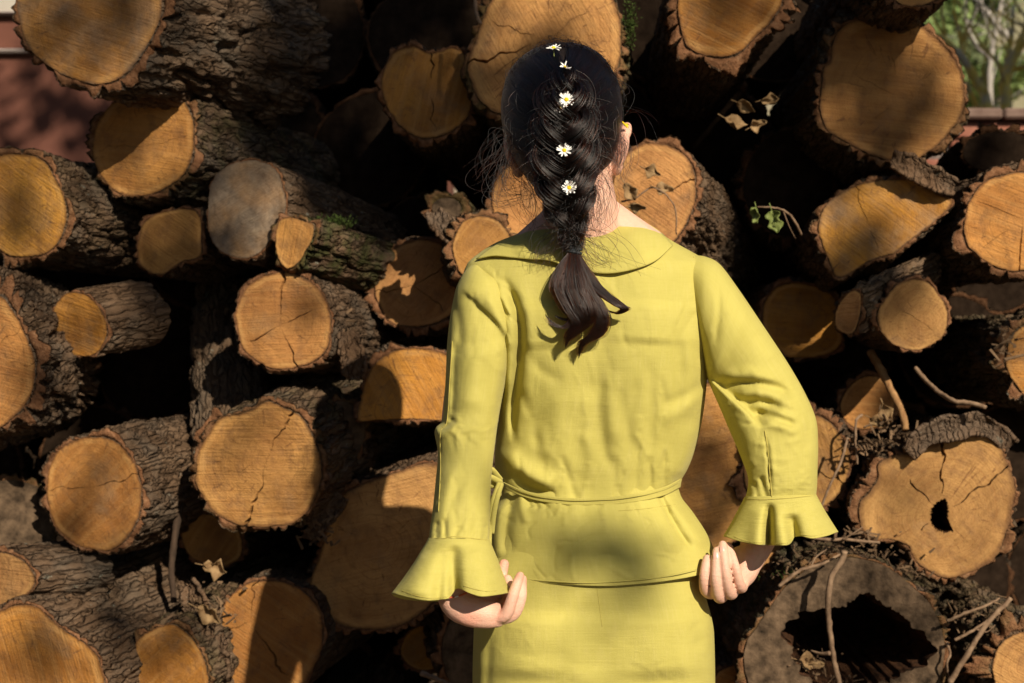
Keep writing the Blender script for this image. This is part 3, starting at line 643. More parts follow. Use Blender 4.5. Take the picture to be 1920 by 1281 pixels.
def shell(name, rows, top, bot, mat, parent, fold=(), nv=150, nu=260, n=2.5, off=0.0, grow=0.0, wave=None, noise=0.0, solid=0.0, warp=None):
    ph = np.linspace(0, 2*math.pi, nu, endpoint=False)
    cu, su = np.cos(ph), np.sin(ph); u = np.sign(cu)*np.abs(cu)**(2/n); s = np.sign(su)*np.abs(su)**(2/n)   # su > 0: the side towards the camera
    v = np.linspace(0, 1, nv)[:, None]
    pt = top(u, s) if callable(top) else np.full(nu, float(top)); pb = bot(u, s) if callable(bot) else np.full(nu, float(bot))
    PY = pt[None]+(pb-pt)[None]*v
    L, R, yb, th = interp_rows(PY, rows); c = (L+R)/2; hw = (R-L)/2+grow
    PX = c+hw*u[None]; ymid = yb+th/2; Y = ymid-(th/2+off)*s[None]
    wgt = np.clip(s[None]*2.2, 0, 1)
    if len(fold): Y = Y+folds(PX, PY, fold)*wgt
    if noise: Y = Y+noise*perlin(np.stack([PX*0.018, PY*0.008, Y*8], -1))*wgt
    if warp is not None: PX, PY, Y = warp(PX, PY, Y, u[None], s[None], v)
    SURF[name+str(len([k for k in SURF if k.startswith(name)]))] = (PX[:, su > 0.02].ravel(), PY[:, su > 0.02].ravel(), Y[:, su > 0.02].ravel())
    V = Wv(PX, PY, Y)
    cl = np.stack([(ph[None]+0*v)*140, PY*0.77, 0*PX], -1).reshape(-1, 3)
    o = mesh_obj(name, V.reshape(-1, 3), grid_faces(nv, nu), mat, parent, attrs={'cl': cl})
    if solid:
        m = o.modifiers.new('thickness', 'SOLIDIFY'); m.thickness = solid; m.offset = 0
    return o
def sleeve(name, secs, mat, parent, fold=(), ns=150, nu=120, noise=0.0, solid=0.0, warp=None, n=2.2):
    """secs: (ax, ay, bx, by, depth of the axis, half thickness) from shoulder to cuff"""
    S = catmull(np.asarray(secs, float), ns)
    ph = np.linspace(0, 2*math.pi, nu, endpoint=False); cu, su = np.cos(ph), np.sin(ph)
    u = np.sign(cu)*np.abs(cu)**(2/n); s = np.sign(su)*np.abs(su)**(2/n)
    A, B = S[:, :2], S[:, 2:4]; mid = (A+B)/2; h = (B-A)/2
    PX = mid[:, :1]+h[:, :1]*u[None]; PY = mid[:, 1:]+h[:, 1:]*u[None]; Y = S[:, 4:5]-S[:, 5:6]*s[None]
    v = np.linspace(0, 1, ns)[:, None]; wgt = np.clip(s[None]*2, 0, 1)
    if len(fold): Y = Y+folds(PX, PY, fold)*wgt
    if noise: Y = Y+noise*perlin(np.stack([PX*0.02, PY*0.014, Y*9+3], -1))*wgt
    if warp is not None: PX, PY, Y = warp(PX, PY, Y, u[None], s[None], v)
    SURF[name+str(len([k for k in SURF if k.startswith(name)]))] = (PX[:, su > 0.02].ravel(), PY[:, su > 0.02].ravel(), Y[:, su > 0.02].ravel())
    V = Wv(PX, PY, Y); cl = np.stack([(ph[None]+0*v)*60, (v+0*ph[None])*330, 0*PX], -1).reshape(-1, 3)
    o = mesh_obj(name, V.reshape(-1, 3), grid_faces(ns, nu), mat, parent, attrs={'cl': cl})
    if solid:
        m = o.modifiers.new('thickness', 'SOLIDIFY'); m.thickness = solid; m.offset = 0
    return o

def creases(x0, x1, y0, y1, n, amp, seed, ang=90, dev=28, l0=18, l1=70):
    rs = np.random.default_rng(seed); out = []
    for k in range(n):
        x = rs.uniform(x0, x1); y = rs.uniform(y0, y1); a = math.radians(ang+rs.normal()*dev); l = rs.uniform(l0, l1)/2; c = rs.normal()*6
        out.append(('r', [(x-math.cos(a)*l, y-math.sin(a)*l), (x+c*math.sin(a), y-c*math.cos(a)), (x+math.cos(a)*l, y+math.sin(a)*l)], amp*rs.uniform(0.3, 1.0)*rs.choice([-1, 1]), rs.uniform(1.8, 5.0)))
    return out
person = empty('person', tuple(W(1110, 640.5+1.22/K/2.15, 2.15)))
tag(person, 'person from behind in yellow-green blouse and skirt, braided dark hair, hands on the hem', 'person')

# ---- body: one continuous skin surface, limbs and fingers fused by a voxel remesh
def build_body():
    VV, FF = [], []
    def add(V, F):
        b = sum(len(x) for x in VV); VV.append(V); FF.extend([[i+b for i in f] for f in F])
    def limb(pts, radii, sides=16, flat=None, seg=5):
        P = np.asarray(pts, float); n = max(2, (len(P)-1)*seg+1)
        Q = catmull(P, n); r = np.interp(np.linspace(0, len(P)-1, n), range(len(P)), radii)
        d0 = Q[0]-Q[1]; d0 /= np.linalg.norm(d0); d1 = Q[-1]-Q[-2]; d1 /= np.linalg.norm(d1)
        caps0 = [(Q[0]+d0*r[0]*math.sin(a), r[0]*math.cos(a)) for a in (1.35, 0.95, 0.5)]; caps1 = [(Q[-1]+d1*r[-1]*math.sin(a), r[-1]*math.cos(a)) for a in (0.5, 0.95, 1.35)]
        Q = np.vstack([[c[0] for c in caps0], Q, [c[0] for c in caps1]]); r = np.concatenate([[c[1] for c in caps0], r, [c[1] for c in caps1]])
        add(*tube(Q, r, sides, flat))
    def blob(c, rad, rotz=0.0, tilt=0.0, n=18):
        th = np.linspace(0, math.pi, n); ph = np.linspace(0, 2*math.pi, 24, endpoint=False)
        X = np.sin(th)[:, None]*np.cos(ph); Y = np.sin(th)[:, None]*np.sin(ph); Z = np.cos(th)[:, None]+0*ph
        P = np.stack([X*rad[0], Y*rad[1], Z*rad[2]], -1).reshape(-1, 3)
        Rm = np.array(Matrix.Rotation(rotz, 3, 'Z') @ Matrix.Rotation(tilt, 3, 'Y')); add(P @ Rm.T+np.asarray(c), grid_faces(n, 24, flip=True).tolist())
    w = lambda x, y, d: W(x, y, d)
    # head, neck
    blob(w(1057, 216, 2.160), (0.072, 0.084, 0.090)); blob(w(1057, 285, 2.20), (0.058, 0.066, 0.075))
    blob(w(1057, 262, 2.266), (0.011, 0.014, 0.017)); blob(w(1057, 312, 2.252), (0.022, 0.010, 0.008)); blob(w(1057, 342, 2.238), (0.020, 0.016, 0.014))
    for s in (-1, 1): blob(w(1057+s*40, 225, 2.235), (0.020, 0.014, 0.008))
    limb([w(1080, 300, 2.15), w(1090, 350, 2.150), w(1096, 405, 2.152), w(1098, 470, 2.165)], [0.049, 0.048, 0.051, 0.060], 24)
    limb([w(1110, 395, 2.16), w(1160, 432, 2.168), w(1215, 470, 2.172)], [0.034, 0.034, 0.034]); limb([w(1070, 400, 2.16), w(1030, 440, 2.168), w(985, 480, 2.172)], [0.034, 0.034, 0.034])
    limb([w(1100, 440, 2.172), w(1180, 500, 2.178), w(1270, 545, 2.178)], [0.042, 0.040, 0.042]); limb([w(1085, 445, 2.172), w(1015, 505, 2.178), w(935, 555, 2.178)], [0.040, 0.040, 0.042])
    # ears
    blob(w(1162, 278, 2.140), (0.010, 0.020, 0.034), 0.5, 0.20); blob(w(1155, 310, 2.142), (0.009, 0.014, 0.016), 0.5, 0.0); blob(w(1170, 250, 2.145), (0.007, 0.016, 0.018), 0.6, 0.3)
    blob(w(962, 285, 2.160), (0.010, 0.020, 0.034), -0.5, -0.25); blob(w(972, 315, 2.160), (0.009, 0.013, 0.015), -0.5, 0)
    # trunk and legs
    limb([w(1105, 540, 2.172), w(1115, 640, 2.155), w(1110, 800, 2.165), w(1103, 930, 2.175), w(1108, 1060, 2.16), w(1112, 1170, 2.15)], [0.10, 0.112, 0.105, 0.098, 0.11, 0.115], 28, ((0, 1, 0), 0.72))
    limb([w(1190, 560, 2.172), w(1030, 560, 2.172)], [0.08, 0.08], 20, ((0, 1, 0), 0.8))
    for s in (-1, 1):
        cx = 1113+s*88
        limb([w(cx, 1180, 2.15), w(cx-s*10, 1400, 2.15), w(cx-s*18, 1680, 2.16), w(cx-s*20, 1800, 2.175), w(cx-s*22, 2085, 2.18)], [0.095, 0.078, 0.056, 0.056, 0.036], 20)
        limb([w(cx-s*22, 2105, 2.165), w(cx-s*22, 2120, 2.25), w(cx-s*24, 2080, 2.36)], [0.034, 0.036, 0.022], 14, ((0, 0, 1), 0.75))
    # arms under the sleeves
    limb([w(908, 575, 2.16), w(895, 660, 2.15), w(872, 800, 2.115), w(866, 900, 2.06), w(862, 1000, 2.005), w(858, 1075, 1.975)], [0.046, 0.042, 0.036, 0.034, 0.028, 0.0235])
    limb([w(1305, 580, 2.16), w(1380, 640, 2.155), w(1470, 785, 2.12), w(1462, 880, 2.10), w(1445, 960, 2.115), w(1415, 1030, 2.135)], [0.046, 0.042, 0.036, 0.033, 0.028, 0.0235])
    # the hand on the left of the picture: palm up and open, fingers curling round the hem
    limb([w(857, 1085, 1.970), w(852, 1118, 1.962), w(868, 1140, 1.955), w(905, 1150, 1.955), w(930, 1152, 1.962)], [0.0225, 0.0235, 0.0225, 0.0195, 0.016], 20)
    limb([w(846, 1122, 1.958), w(872, 1150, 1.950), w(905, 1160, 1.951), w(932, 1162, 1.957)], [0.018, 0.0165, 0.0135, 0.011], 18)
    limb([w(875, 1126, 1.975), w(910, 1134, 1.985), w(935, 1138, 1.988)], [0.017, 0.016, 0.013], 16)
    finger = lambda pts, r: limb(pts, r, 14, None, 4)
    finger([w(925, 1158, 1.956), w(948, 1152, 1.948), w(960, 1122, 1.946), w(968, 1098, 1.950), w(975, 1080, 1.956)], [0.0106, 0.0090, 0.0081, 0.0074, 0.0061])     # little finger
    finger([w(930, 1160, 1.964), w(962, 1152, 1.960), w(976, 1122, 1.960), w(978, 1100, 1.966), w(980, 1086, 1.972)], [0.0106, 0.0092, 0.0083, 0.0074, 0.0061])
    finger([w(925, 1145, 1.975), w(948, 1133, 1.978), w(956, 1105, 1.982), w(952, 1086, 1.990)], [0.0106, 0.0092, 0.0081, 0.0064])
    finger([w(915, 1132, 1.985), w(930, 1118, 1.992), w(938, 1098, 1.998), w(944, 1085, 2.004)], [0.0101, 0.0092, 0.0081, 0.0068])
    finger([w(880, 1125, 1.992), w(915, 1108, 1.998), w(937, 1082, 2.000), w(945, 1058, 2.002)], [0.0124, 0.0106, 0.0092, 0.0074])   # thumb
    # the hand on the right: seen from the finger backs, gripping the blouse side
    w0 = w; w = lambda x, y, d: w0(x, y, d+0.088)
    limb([w(1418, 1028, 2.030), w(1402, 1052, 2.020), w(1392, 1075, 2.008), w(1376, 1096, 2.000)], [0.0220, 0.0225, 0.0205, 0.016], 18)
    limb([w(1388, 1045, 2.024), w(1370, 1068, 2.012), w(1352, 1092, 2.004), w(1338, 1105, 2.002)], [0.017, 0.019, 0.017, 0.013], 18)
    finger([w(1366, 1085, 2.004), w(1338, 1112, 1.992), w(1323, 1107, 1.975), w(1320, 1084, 1.964), w(1323, 1062, 1.968), w(1326, 1048, 1.974)], [0.0103, 0.0083, 0.0084, 0.0073, 0.0073, 0.0066])
    finger([w(1374, 1088, 2.000), w(1356, 1118, 1.988), w(1346, 1117, 1.969), w(1342, 1086, 1.956), w(1343, 1054, 1.962), w(1344, 1034, 1.970)], [0.0103, 0.0083, 0.0086, 0.0074, 0.0075, 0.0068])
    finger([w(1384, 1084, 1.998), w(1374, 1112, 1.986), w(1367, 1110, 1.968), w(1361, 1078, 1.955), w(1357, 1044, 1.962), w(1355, 1022, 1.972)], [0.0103, 0.0083, 0.0086, 0.0074, 0.0073, 0.0066])
    finger([w(1396, 1076, 2.000), w(1392, 1100, 1.990), w(1387, 1098, 1.972), w(1379, 1065, 1.962), w(1371, 1040, 1.970), w(1366, 1024, 1.980)], [0.0099, 0.0082, 0.0081, 0.0068, 0.0068, 0.0062])
    finger([w(1400, 1040, 2.04), w(1372, 1052, 2.05), w(1348, 1050, 2.045), w(1330, 1052, 2.03)], [0.0120, 0.0103, 0.0095, 0.0069])     # thumb, hidden behind the hem
    V = np.vstack(VV); me = bpy.data.meshes.new('body_parts'); me.from_pydata([tuple(p) for p in V], [], FF); me.update()
    tmp = bpy.data.objects.new('body_parts', me); COL.objects.link(tmp)
    bm = bmesh.new(); bm.from_mesh(me); bmesh.ops.recalc_face_normals(bm, faces=bm.faces); bm.to_mesh(me); bm.free()
    m = tmp.modifiers.new('r', 'REMESH'); m.mode = 'VOXEL'; m.voxel_size = 0.0019; m.use_smooth_shade = True
    m2 = tmp.modifiers.new('s', 'SMOOTH'); m2.factor = 0.5; m2.iterations = 1
    dg = bpy.context.evaluated_depsgraph_get(); ev = tmp.evaluated_get(dg); nm = bpy.data.meshes.new_from_object(ev); nm.name = 'body'
    bpy.data.objects.remove(tmp); bpy.data.meshes.remove(me)
    co = np.zeros(len(nm.vertices)*3); nm.vertices.foreach_get('co', co); co = co.reshape(-1, 3); red = np.zeros(len(co))
    for kx, ky, kd, kr in ((1320,1090,2.07,11),(1343,1088,2.06,11),(1362,1080,2.06,11),(1380,1066,2.065,10),(1323,1112,2.08,9),(1347,1122,2.075,9),(1368,1114,2.075,9),(1389,1102,2.075,9),(1326,1050,2.07,9),(1345,1036,2.07,9),(1356,1024,2.07,9),(975,1080,1.95,9),(982,1090,1.965,9),(945,1056,2.0,12),(955,1125,1.95,9),(935,1150,1.95,11),(880,1160,1.94,20),(1163,280,2.14,24),(962,290,2.15,24)):
        d = np.linalg.norm(co-W(kx, ky, kd), axis=1)/(kr*K*2.0); red = np.maximum(red, np.exp(-d*d*0.7))
    ra = nm.attributes.new('red', 'FLOAT', 'POINT'); ra.data.foreach_set('value', red)
    nm.transform(Matrix.Translation(-person.location)); nm.materials.clear(); nm.materials.append(M_SKIN)
    nm.polygons.foreach_set('use_smooth', [True]*len(nm.polygons))
    body = bpy.data.objects.new('body', nm); link(body, person)
    # finger nails
    def nail(px, py, y, rx, rz, tilt=0.0, lean=0.0):
        n = 8; th = np.linspace(0, 1, 5); P = []; 
        for i in range(5):
            for j in range(7):
                a = (j/6-0.5)*2; b = (i/4-0.5)*2; X = a*rx*(1-0.25*max(0, b)**3); Z = b*rz; Yd = 0.0016*a*a+0.0008*b*b
                P.append((X*math.cos(tilt)-Z*math.sin(tilt), Yd+Z*lean, X*math.sin(tilt)+Z*math.cos(tilt)))
        P = np.array(P)+W(px, py, y); mesh_obj('fingernail', P, grid_faces(5, 7, wrap=False), M_NAIL, body)
    NL = 0.088
    nail(1325, 1057, 1.9645+NL, 0.0046, 0.0056, 0, 0.32); nail(1344, 1044, 1.9572+NL, 0.0048, 0.0060, 0, 0.33); nail(1356, 1033, 1.9590+NL, 0.0046, 0.0058, 0.05, 0.40); nail(1369, 1036, 1.9680+NL, 0.0036, 0.0048, 0.2, 0.40)
    # eyes, on the side turned away
    for s in (-1, 1):
        V, F = tube([W(1057+s*38, 236, 2.236)+np.array([0, 0, z]) for z in np.linspace(-0.0095, 0.0095, 9)], [0.012*math.sqrt(max(0.01, 1-(z/0.0098)**2)) for z in np.linspace(-0.0095, 0.0095, 9)], 14)
        mesh_obj('eye', V, F, M_EYE, body)
    return body
M_EYE = plain('eye_white', (0.75, 0.73, 0.70), (0.8, 0.78, 0.75), 20, 0.2, spec=0.6)
body = build_body()

# ---- blouse
BF = [('valley', [(930,508),(956,545),(972,590),(976,640),(970,700),(963,760),(962,815),(972,842)], 0.017, 5.5),
      ('ridge', [(925,530),(945,575),(953,630),(950,700),(945,760)], -0.013, 9), ('ridge', [(962,520),(985,570),(993,640),(988,720),(984,800)], -0.006, 10),
      ('step', [(905,515),(925,545),(948,580),(958,610)], 0.008, 2.5, 14), ('valley', [(890,520),(912,548),(935,572)], 0.006, 4),
      ('valley', [(1128,690),(1122,760),(1133,840),(1150,900)], 0.0045, 8), ('ridge', [(1150,690),(1145,760),(1155,840)], -0.004, 10), ('valley', [(1160,720),(1172,800),(1178,880)], 0.0035, 7),
      ('valley', [(1268,600),(1272,700),(1262,800),(1245,890)], 0.0045, 9), ('ridge', [(1290,600),(1297,700),(1285,800)], -0.004, 9), ('valley', [(1212,650),(1222,760),(1222,880)], 0.003, 9),
      ('ridge', [(1040,720),(1052,820),(1070,900)], -0.003, 12), ('valley', [(1010,760),(1015,850),(1035,905)], 0.003, 10),
      ('ridge', [(944,835),(962,868),(1000,897),(1050,915)], -0.016, 14), ('keep_end', [(960,880),(985,908),(1030,926)], 0.010, 7),
      ('keep_end', [(1052,850),(1078,932)], 0.003, 5), ('keep_end', [(1100,900),(1092,934)], -0.002, 4), ('keep_end', [(1150,850),(1156,934)], 0.003, 6),
      ('keep_end', [(1196,820),(1190,930)], 0.003, 6), ('keep_end', [(1218,850),(1220,925)], 0.004, 4.5), ('keep_end', [(1246,840),(1246,918)], 0.004, 4),
      ('ridge', [(1115,560),(1112,660),(1106,760)], 0.004, 34), ('ridge', [(1010,560),(1015,660)], -0.006, 45), ('ridge', [(1220,560),(1215,650)], -0.006, 45),
      ('valley', [(1322,690),(1300,640),(1290,570)], 0.004, 10), ('ridge', [(1100,500),(1100,460)], -0.003, 60),
      ('valley', [(1330,500),(1336,560),(1334,640),(1326,705)], 0.0035, 2.6), ('ridge', [(1265,905),(1290,850),(1312,790)], -0.005, 12),
      ('valley', [(1325,712),(1285,742),(1235,760)], 0.0035, 8), ('ridge', [(1322,735),(1280,770),(1230,790)], -0.003, 9), ('valley', [(975,640),(1010,690),(1060,720)], 0.003, 9), ('valley', [(968,720),(1000,790),(1010,850)], 0.005, 8), ('ridge', [(985,760),(1010,810),(1030,870)], -0.004, 9),
      ('valley', [(1200,700),(1180,790),(1190,860)], 0.003, 7), ('ridge', [(1090,800),(1110,860),(1105,920)], -0.0035, 9), ('valley', [(1240,700),(1248,790),(1236,860)], 0.003, 6)]
BF += creases(960,1320,520,915,70,0.0010,1,88,18,30,110)+creases(970,1280,860,925,26,0.0013,2,90,14,24,56)+creases(900,960,510,640,14,0.002,3,60,20)
blouse = shell('blouse', TORSO, lambda u, s: 430-6*np.clip(s, 0, 1)-8*np.clip(s, 0, 1)*u+14*np.clip(-s, 0, 1), 948, M_CLOTH, person, BF, nv=230, nu=420, noise=0.0030)
def collar():
    inner = catmull([(960,448),(985,437),(1010,431),(1050,430),(1090,429),(1140,427),(1175,421),(1200,415),(1212,419)], 90)
    outer = catmull([(893,486),(925,480),(960,483),(990,486),(1025,488),(1062,499),(1100,509),(1140,513),(1185,506),(1228,490),(1262,460)], 90)
    nv = 26; v = np.linspace(0, 1, nv)[:, None]
    PX = inner[None, :, 0]*(1-v)+outer[None, :, 0]*v; PY = inner[None, :, 1]*(1-v)+outer[None, :, 1]*v
    PY = PY-5*np.sin(v*math.pi)*np.clip(np.abs(PX-1090)/130, 0, 1)
    base = back_depth(PX, PY, TORSO); x = np.linspace(0, 1, 90)[None]
    Y = base-0.006-0.004*np.sin(v*math.pi)-0.0035*v*(1+1.0*np.sin(x*17+1)*np.sin(x*math.pi))
    Y = Y+0.014*(1-v)**2*0+folds(PX, PY, [('ridge', [(985,440),(975,484)], -0.004, 8), ('valley', [(1010,440),(1015,487)], 0.003, 8), ('ridge', [(1180,430),(1215,490)], -0.004, 14)])
    V = Wv(PX, PY, Y); cl = np.stack([PX*0.77, PY*0.77, 0*PX], -1).reshape(-1, 3)
    o = mesh_obj('collar', V.reshape(-1, 3), grid_faces(nv, 90, wrap=False), M_CLOTH, blouse, attrs={'cl': cl})
    m = o.modifiers.new('t', 'SOLIDIFY'); m.thickness = 0.0016; m.offset = 0
collar()
LS = [(893,488,925,520,2.150,0.030),(872,508,948,528,2.145,0.060),(857,535,957,545,2.138,0.070),(850,562,964,568,2.132,0.072),(843,602,967,604,2.126,0.072),(838,650,960,650,2.120,0.070),(836,700,951,700,2.113,0.068),
      (833,750,941,750,2.103,0.066),(829,788,934,790,2.092,0.064),(815,808,931,812,2.086,0.063),(821,850,926,850,2.070,0.060),(817,900,921,900,2.048,0.058),(812,950,919,950,2.022,0.055),(807,985,918,987,2.004,0.052),(804,1010,917,1013,1.992,0.050)]
LF = [('step', [(862,540),(900,575),(935,610),(957,650)], 0.010, 3, 22), ('ridge', [(905,545),(935,590),(955,640)], -0.008, 9), ('valley', [(850,560),(862,620),(857,680)], 0.005, 6), ('ridge', [(845,620),(843,700),(838,790)], -0.006, 5),
      ('valley', [(852,630),(850,720),(846,800)], 0.004, 4), ('valley', [(818,806),(840,798),(850,780)], 0.007, 5), ('ridge', [(815,815),(835,812),(855,795)], -0.005, 6),
      ('valley', [(948,690),(940,740),(930,800)], 0.006, 6), ('ridge', [(885,640),(890,700),(880,780)], -0.008, 22), ('valley', [(905,820),(880,880),(835,960)], 0.004, 10), ('ridge', [(850,870),(835,930),(822,985)], -0.004, 8),
      ('keep_end', [(820,975),(818,1010)], 0.005, 3.5), ('keep_end', [(832,970),(836,1010)], 0.004, 3), ('keep_end', [(860,985),(852,1010)], 0.003, 4), ('keep_end', [(895,985),(880,1010)], 0.003, 4), ('keep_end', [(912,980),(905,1012)], 0.003, 4)]
LF += creases(830,955,530,1000,60,0.0018,4,75,30)+creases(815,910,965,1010,14,0.002,5,90,15,15,35)+creases(825,930,780,850,14,0.0022,14,20,25)
sl = sleeve('sleeve', LS, M_CLOTH, blouse, LF, noise=0.003)
RS = [(1296,590,1300,478,2.150,0.050),(1308,640,1325,482,2.150,0.070),(1318,680,1350,496,2.147,0.074),(1325,706,1382,538,2.142,0.074),(1338,738,1432,612,2.134,0.072),(1353,772,1478,682,2.124,0.070),(1366,803,1510,738,2.116,0.068),
      (1379,833,1530,786,2.108,0.066),(1392,865,1534,832,2.102,0.062),(1402,893,1533,880,2.096,0.057),(1402,915,1532,912,2.092,0.053),(1397,934,1530,930,2.090,0.050)]
RF = [('step', [(1432,806),(1405,775),(1375,748),(1345,722),(1322,706)], 0.030, 2.4, 90), ('valley', [(1340,722),(1400,718),(1450,724),(1492,742)], 0.008, 5), ('ridge', [(1350,708),(1410,704),(1470,716)], -0.007, 7),
      ('ridge', [(1372,740),(1430,738),(1490,758)], -0.006, 6), ('valley', [(1385,752),(1435,756),(1495,780)], 0.006, 5), ('valley', [(1412,775),(1450,782),(1500,800)], 0.006, 5), ('ridge', [(1400,762),(1450,768),(1500,788)], -0.004, 4),
      ('ridge', [(1425,795),(1460,800),(1500,815)], -0.004, 5), ('valley', [(1344,500),(1348,580),(1340,660)], 0.003, 5), ('valley', [(1436,815),(1440,860),(1446,930)], 0.004, 2.0), ('ridge', [(1443,815),(1448,860),(1453,930)], -0.002, 3),
      ('keep_end', [(1425,890),(1436,930)], 0.005, 4), ('keep_end', [(1412,900),(1420,932)], 0.004, 4), ('ridge', [(1400,560),(1470,680)], -0.003, 20), ('valley', [(1520,760),(1515,850)], 0.003, 8)]
RF += creases(1340,1530,520,925,64,0.0018,6,50,35)+creases(1405,1525,890,930,14,0.002,7,90,15,15,35)+creases(1350,1500,700,800,18,0.0025,15,15,20)
sr = sleeve('sleeve', RS, M_CLOTH, blouse, RF, noise=0.003)
def lflounce(PX, PY, Y, u, s, v):
    hem = interp_rows(np.clip(PX, 735, 955), [(735,0),(770,10),(800,14),(840,10),(852,-4),(858,-9),(880,0),(905,7),(935,4),(955,0)])[0]
    PY = PY+hem*np.clip(s, 0, 1)**0.5*v**2+np.clip(-s, 0, 1)*v*16
    Y = Y+v*folds(PX, PY, [('keep_end', [(852,1015),(851,1060),(852,1115)], 0.030, 9), ('keep_end', [(835,1020),(828,1070),(822,1130)], 0.014, 9), ('ridge', [(800,1030),(785,1080),(775,1128)], -0.012, 18), ('keep_end', [(895,1015),(905,1060),(912,1120)], -0.020, 22)])*np.clip(s*2, 0, 1)
    Y = Y+0.008*np.sin(5*np.arctan2(s, u))*v*(s < 0.3)
    return PX, PY, Y
def rflounce(PX, PY, Y, u, s, v):
    hem = interp_rows(np.clip(PX, 1357, 1571), [(1357,0),(1380,10),(1410,17),(1440,20),(1475,21),(1484,16),(1488,7),(1500,5),(1525,11),(1550,8),(1571,0)])[0]
    PY = PY+hem*np.clip(s, 0, 1)**0.5*v**2-np.clip(-s, 0, 1)*v*10
    Y = Y+v*folds(PX, PY, [('keep_end', [(1444,940),(1441,985),(1440,1030)], 0.045, 5.5), ('keep_end', [(1428,945),(1422,990),(1420,1030)], -0.012, 12), ('keep_end', [(1458,945),(1465,990),(1472,1030)], -0.014, 10),
                           ('keep_end', [(1480,960),(1488,1000),(1490,1030)], 0.020, 8), ('keep_end', [(1510,945),(1525,990),(1535,1020)], -0.012, 16)])*np.clip(s*2, 0, 1)
    Y = Y+0.008*np.sin(5*np.arctan2(s, u))*v*(s < 0.3)
    return PX, PY, Y
sleeve('sleeve_flounce', [(804,1009,917,1012,1.992,0.051),(797,1022,922,1024,1.988,0.054),(778,1053,934,1053,1.982,0.062),(757,1084,945,1083,1.977,0.070),(735,1113,956,1112,1.973,0.076)], M_CLOTH, blouse, ns=60, nu=220, solid=0.0014, warp=lflounce, noise=0.002)
sleeve('sleeve_flounce', [(1397,932,1530,928,2.090,0.050),(1392,942,1534,936,2.090,0.052),(1381,963,1545,956,2.090,0.056),(1370,984,1557,976,2.090,0.061),(1357,1006,1571,998,2.090,0.066)], M_CLOTH, blouse, ns=60, nu=220, solid=0.0014, warp=rflounce, noise=0.002)
def seam(name, pts, depth_fn, r, parent, mat):
    P = catmull(pts, 60); V, F = tube(Wv(P[:, 0], P[:, 1], depth_fn(P[:, 0], P[:, 1])), r, 6); 
    mesh_obj(name, V, F, mat, parent, attrs={'cl': V*770})
PF = [('keep_start', [(965,925),(955,960),(950,1000),(955,1040)], 0.008, 7), ('keep_start', [(975,930),(980,960),(990,985)], -0.005, 6), ('keep_start', [(990,932),(996,955)], 0.004, 4), ('keep_start', [(1003,935),(1010,958)], 0.004, 4), ('keep_start', [(1018,938),(1026,958)], 0.003, 4),
      ('ridge', [(940,935),(930,1000),(935,1060)], -0.010, 9), ('keep_start', [(1238,930),(1265,985),(1300,1035)], 0.010, 5), ('ridge', [(1252,930),(1290,985),(1325,1030)], -0.008, 8), ('ridge', [(1215,940),(1240,990),(1270,1040)], -0.005, 14),
      ('ridge', [(1040,1000),(1110,985),(1160,975)], -0.002, 16), ('valley', [(960,1050),(1010,1040),(1060,1020)], 0.003, 14), ('valley', [(1290,1045),(1240,1050),(1190,1060)], 0.002, 12)]
def pep_bot(u, s):
    c = 1113+225*u; b = interp_rows(np.clip(c, 890, 1340), [(890,1050),(930,1066),(960,1082),(990,1092),(1050,1097),(1110,1099),(1200,1093),(1260,1085),(1310,1074),(1340,1060)])[0]
    return np.where(s > 0, b, 1062)
def belt_mid(u, s):
    c = 1103+170*u; b = interp_rows(np.clip(c, 930, 1275), [(930,904),(950,914),(980,927),(1020,937),(1080,943),(1140,942),(1200,935),(1245,924),(1275,908)])[0]
    return np.where(s > -0.05, b, 904)
PF += creases(930,1320,950,1085,40,0.0015,8,80,45)+creases(950,1260,935,975,26,0.0018,9,90,15,14,36)
pep = shell('peplum', PEPLUM, lambda u, s: belt_mid(u, s)-2, pep_bot, M_CLOTH, blouse, PF, nv=110, nu=420, noise=0.003, solid=0.0012)
WAIST = [(880,930,1284,2.074,0.206),(905,933,1276,2.072,0.210),(945,936,1272,2.072,0.21)]
belt = shell('belt', WAIST, lambda u, s: belt_mid(u, s)-7, lambda u, s: belt_mid(u, s)+4.5, M_CLOTH, blouse, nv=10, nu=300, solid=0.002, off=0.003, noise=0.0015)
shell('belt_strap', WAIST, lambda u, s: belt_mid(u, s)-9-3*u, lambda u, s: belt_mid(u, s)-3.5-2*u, M_CLOTH, belt, nv=5, nu=300, solid=0.0012, off=0.0055)
def ribbons():
    for pts, wd in (([(938,905,2.09),(915,895,2.075),(905,915,2.06),(912,945,2.065),(935,925,2.085)], 0.011), ([(938,900,2.10),(920,880,2.09),(908,888,2.085),(915,908,2.09),(935,910,2.1)], 0.010),
                    ([(936,908,2.085),(925,940,2.06),(918,985,2.045),(916,1030,2.03)], 0.009), ([(940,908,2.085),(932,935,2.06),(926,965,2.048),(922,1000,2.04)], 0.008)):
        P = catmull(pts, 40); V, F = tube(Wv(P[:, 0], P[:, 1], P[:, 2]), wd/2, 8, flat=((0.3, 1, 0.15), 0.16)); mesh_obj('belt_bow', V, F, M_CLOTH, belt, attrs={'cl': V*770})
ribbons()
